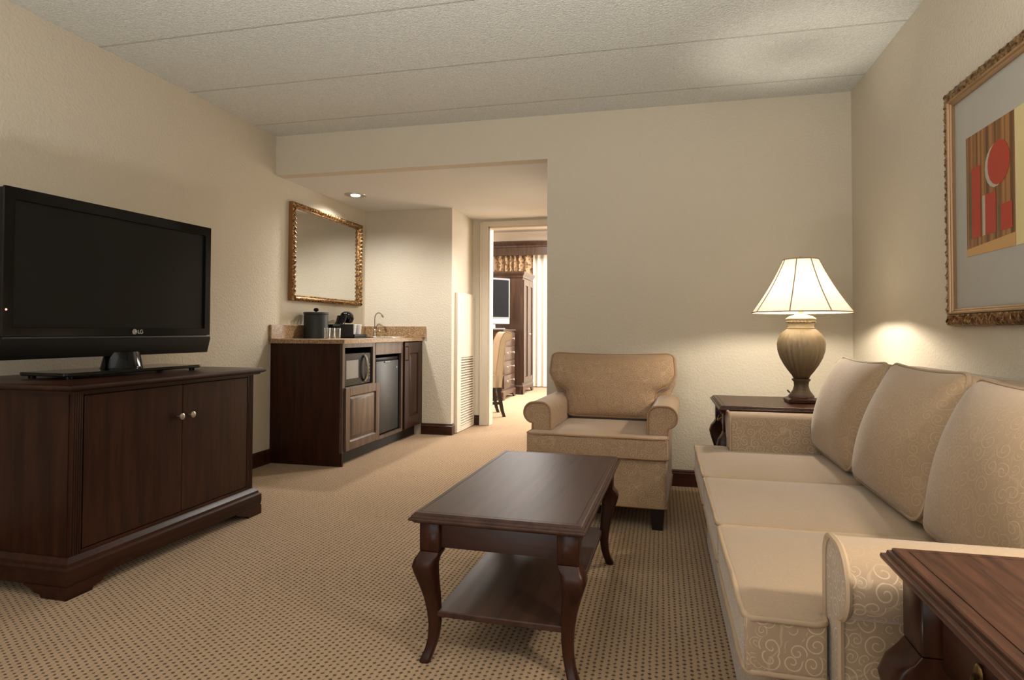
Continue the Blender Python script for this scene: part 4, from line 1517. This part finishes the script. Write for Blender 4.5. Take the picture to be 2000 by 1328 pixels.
def curtain(name, label, x0, x1, y, z0, z1, amp, wl, mat, seed, cat='curtain'):
    rng = random.Random(seed)
    n = int((x1 - x0) / .008)
    b = B()
    pts = []
    ph = 0
    for i in range(n + 1):
        x = lerp(x0, x1, i / n)
        ph += 2 * pi * .008 / (wl * (1 + .35 * sin(i * .07 + seed)))
        pts.append((x, y + amp * sin(ph)))
    V = []
    ss = 0
    for k in range(2):
        V.append([b.bm.verts.new((p[0], p[1], (z0, z1)[k])) for p in pts])
    for i in range(n):
        d = sqrt((pts[i + 1][0] - pts[i][0]) ** 2 + (pts[i + 1][1] - pts[i][1]) ** 2)
        b.face([V[0][i], V[0][i + 1], V[1][i + 1], V[1][i]], [(ss, z0), (ss + d, z0), (ss + d, z1), (ss, z1)])
        ss += d
    o = finish(b, name, mat, smooth=80)
    cx = (x0 + x1) / 2
    o.data.transform(Matrix.Translation((-cx, -y, -z0)))
    o.location = (cx, y, z0)
    return tag(o, label, cat)
curtain('patterned_drape', 'brown diamond-patterned drape hanging from the cornice behind the armoire', -2.85, -2.16, 10.545, .02, 2.50, .028, .115, M['drape'], 2)
curtain('sheer_curtain', 'sheer white floor-length curtain beside the armoire in the bedroom', -2.22, .5, 10.66, .02, 2.50, .022, .10, M['sheer'], 5)

# upholstered dining-style chair
t = thing('side_chair', 'taupe upholstered high-back chair with dark legs in the bedroom doorway', 'chair', (-2.045, 7.00, 0), radians(25))
b = B()
# local: faces -x, width along y
hwc = .225
b.rings([[(p[0], p[1], z) for p in round_poly([(-.27, -hwc, 0), (.20, -hwc, 0), (.20, hwc, 0), (-.27, hwc, 0)], .03)] for z in (.335, .345, .45, .468, .475)])
finish(b, 'seat', M['parsons'], t, world=False)
pr = [(.125, .44), (.205, .335), (.225, .44), (.245, .60), (.275, .80), (.292, .875)]
pr = [(.20, .336), (.208, .44), (.222, .60), (.238, .78), (.246, .86)]
cx, cz_, r = .252, .918, .052
for k in range(13):
    a = radians(-100 + 250 * k / 12)
    pr.append((cx + .012 + r * cos(a), cz_ + r * sin(a) - .0))
pr += [(.182, .87), (.165, .76), (.145, .60), (.130, .47), (.128, .336)]
b = B().prism(pr, -hwc, hwc, 'y', uv=True)
bk = finish(b, 'backrest', M['parsons'], t, smooth=45, world=False)
for s in (-1, 1):
    b = B().tube([(p[0], s * hwc, p[1]) for p in pr[1:-1]], .005, 6)
    o = finish(b, 'piping', plain('taupe_piping', srgb(150, 126, 96), .8) if s == -1 else bpy.data.materials['taupe_piping'], t, world=False); o.parent = bk
for sx, sy in ((-1, -1), (-1, 1), (1, -1), (1, 1)):
    b = B()
    xt = -.235 if sx < 0 else .165
    xb = -.24 if sx < 0 else .235
    rs = []
    for f in range(6):
        u = f / 5
        hh = lerp(.017, .024, u)
        xx = lerp(xb, xt, u ** .7)
        rs.append([(xx - hh, sy * .195 - hh, .336 * u), (xx + hh, sy * .195 - hh, .336 * u), (xx + hh, sy * .195 + hh, .336 * u), (xx - hh, sy * .195 + hh, .336 * u)])
    b.rings(rs)
    finish(b, 'leg', M['legdark'], t, world=False)
for sy in (-1, 1):
    finish(B().box(-.23, .215, sy * .195 - .01, sy * .195 + .01, .14, .17), 'stretcher', M['legdark'], t, world=False)

# ---------------------------------------------------------------- lights
def light(name, typ, loc, power, color, rot=None, target=None, **kw):
    d = bpy.data.lights.new(name, typ)
    d.energy = power
    d.color = color
    for k, v in kw.items():
        setattr(d, k, v)
    o = bpy.data.objects.new(name, d)
    C.objects.link(o)
    o.location = loc
    if target is not None:
        o.rotation_euler = (Vector(target) - Vector(loc)).to_track_quat('-Z', 'Y').to_euler()
    elif rot:
        o.rotation_euler = rot
    return o
WARM = (1.0, 0.90, 0.76)
SOFT = (1.0, 0.995, 0.985)
light('lamp_bulb', 'POINT', (LX, LY, ZT + .525), 25, WARM, shadow_soft_size=.03)
# lamp standing on the near end table, outside the picture: down through and up out of its shade
light('near_lamp_down', 'SPOT', (.86, .88, 1.22), 42, WARM, target=(.70, .95, 0), spot_size=radians(150), spot_blend=.6, shadow_soft_size=.06)
light('near_lamp_up', 'SPOT', (.80, .85, 1.28), 62, WARM, target=(.60, .95, 2.4), spot_size=radians(172), spot_blend=1.0, shadow_soft_size=.16)
# added fills: soft panel and spot behind the camera, and uplight on the floor below the picture
light('rear_fill', 'AREA', (-.6, YR + .1, 1.45), 33, SOFT, target=(-.6, 3, 1.35), shape='RECTANGLE', size=3.0, size_y=1.9)
light('rear_up_fill', 'SPOT', (-1.3, -1.2, 1.5), 80, SOFT, target=(-1.1, -.6, 2.44), spot_size=radians(165), spot_blend=.9, shadow_soft_size=.2)
light('bounce_fill', 'SPOT', (-.7, .55, .15), 195, SOFT, target=(-.6, 1.0, 2.44), spot_size=radians(140), spot_blend=1.0, shadow_soft_size=.15)  # added, stands in for light bouncing off the floor
light('overhead_fill', 'AREA', (-.5, .2, 2.40), 12, SOFT, target=(-.5, .201, 0), shape='RECTANGLE', size=2.4, size_y=2.4)  # added soft fill from overhead, no fixture modelled
# alcove
light('downlight_lamp', 'SPOT', (-2.555, 4.865, ZA - .03), 100, (1.0, .96, .90), target=(-2.555, 4.865, 0), spot_size=radians(158), spot_blend=1.0, shadow_soft_size=.05)
light('hall_fill', 'SPOT', (-1.25, 5.1, ZA - .03), 105, (1.0, .96, .90), target=(-1.25, 5.1, 0), spot_size=radians(150), spot_blend=.8, shadow_soft_size=.07)  # added fill for the alcove, hidden behind the header
# bedroom
light('bedroom_ceiling', 'AREA', (-.9, 8.6, HB - .06), 360, (1.0, .97, .94), target=(-.9, 8.601, 0), shape='RECTANGLE', size=2.4, size_y=2.6)
light('bedroom_window', 'AREA', (1.1, 9.0, 1.4), 160, (1.0, .97, .93), target=(-2.4, 9.2, 1.0), shape='RECTANGLE', size=1.8, size_y=2.0)

w = bpy.data.worlds.new('World')
S.world = w
w.use_nodes = True
w.node_tree.nodes['Background'].inputs[0].default_value = (1.0, .92, .82, 1)
w.node_tree.nodes['Background'].inputs[1].default_value = 0.05

# ---------------------------------------------------------------- camera
cam = bpy.data.cameras.new('Camera')
co = bpy.data.objects.new('Camera', cam)
C.objects.link(co)
cam.sensor_width = 36
cam.sensor_fit = 'HORIZONTAL'
cam.lens = 1215.56 / 2000 * 36
cam.shift_y = -43.55 / 2000
cam.clip_start = .02
co.matrix_world = Matrix.Translation((0, 0, .9817)) @ Matrix.Rotation(.2355, 4, 'Z') @ Matrix.Rotation(pi / 2 + .0212, 4, 'X') @ Matrix.Rotation(.0036, 4, 'Z')
S.camera = co

S.view_settings.view_transform = 'Standard'
S.view_settings.look = 'None'
S.view_settings.exposure = 0.0
S.view_settings.gamma = 1.0
try:
    S.cycles.max_bounces = 6
    S.cycles.diffuse_bounces = 4
    S.cycles.sample_clamp_indirect = 6
    S.cycles.caustics_reflective = False
    S.cycles.caustics_refractive = False
except Exception:
    pass
for o in bpy.data.objects:
    if '_o' in o:
        del o['_o']
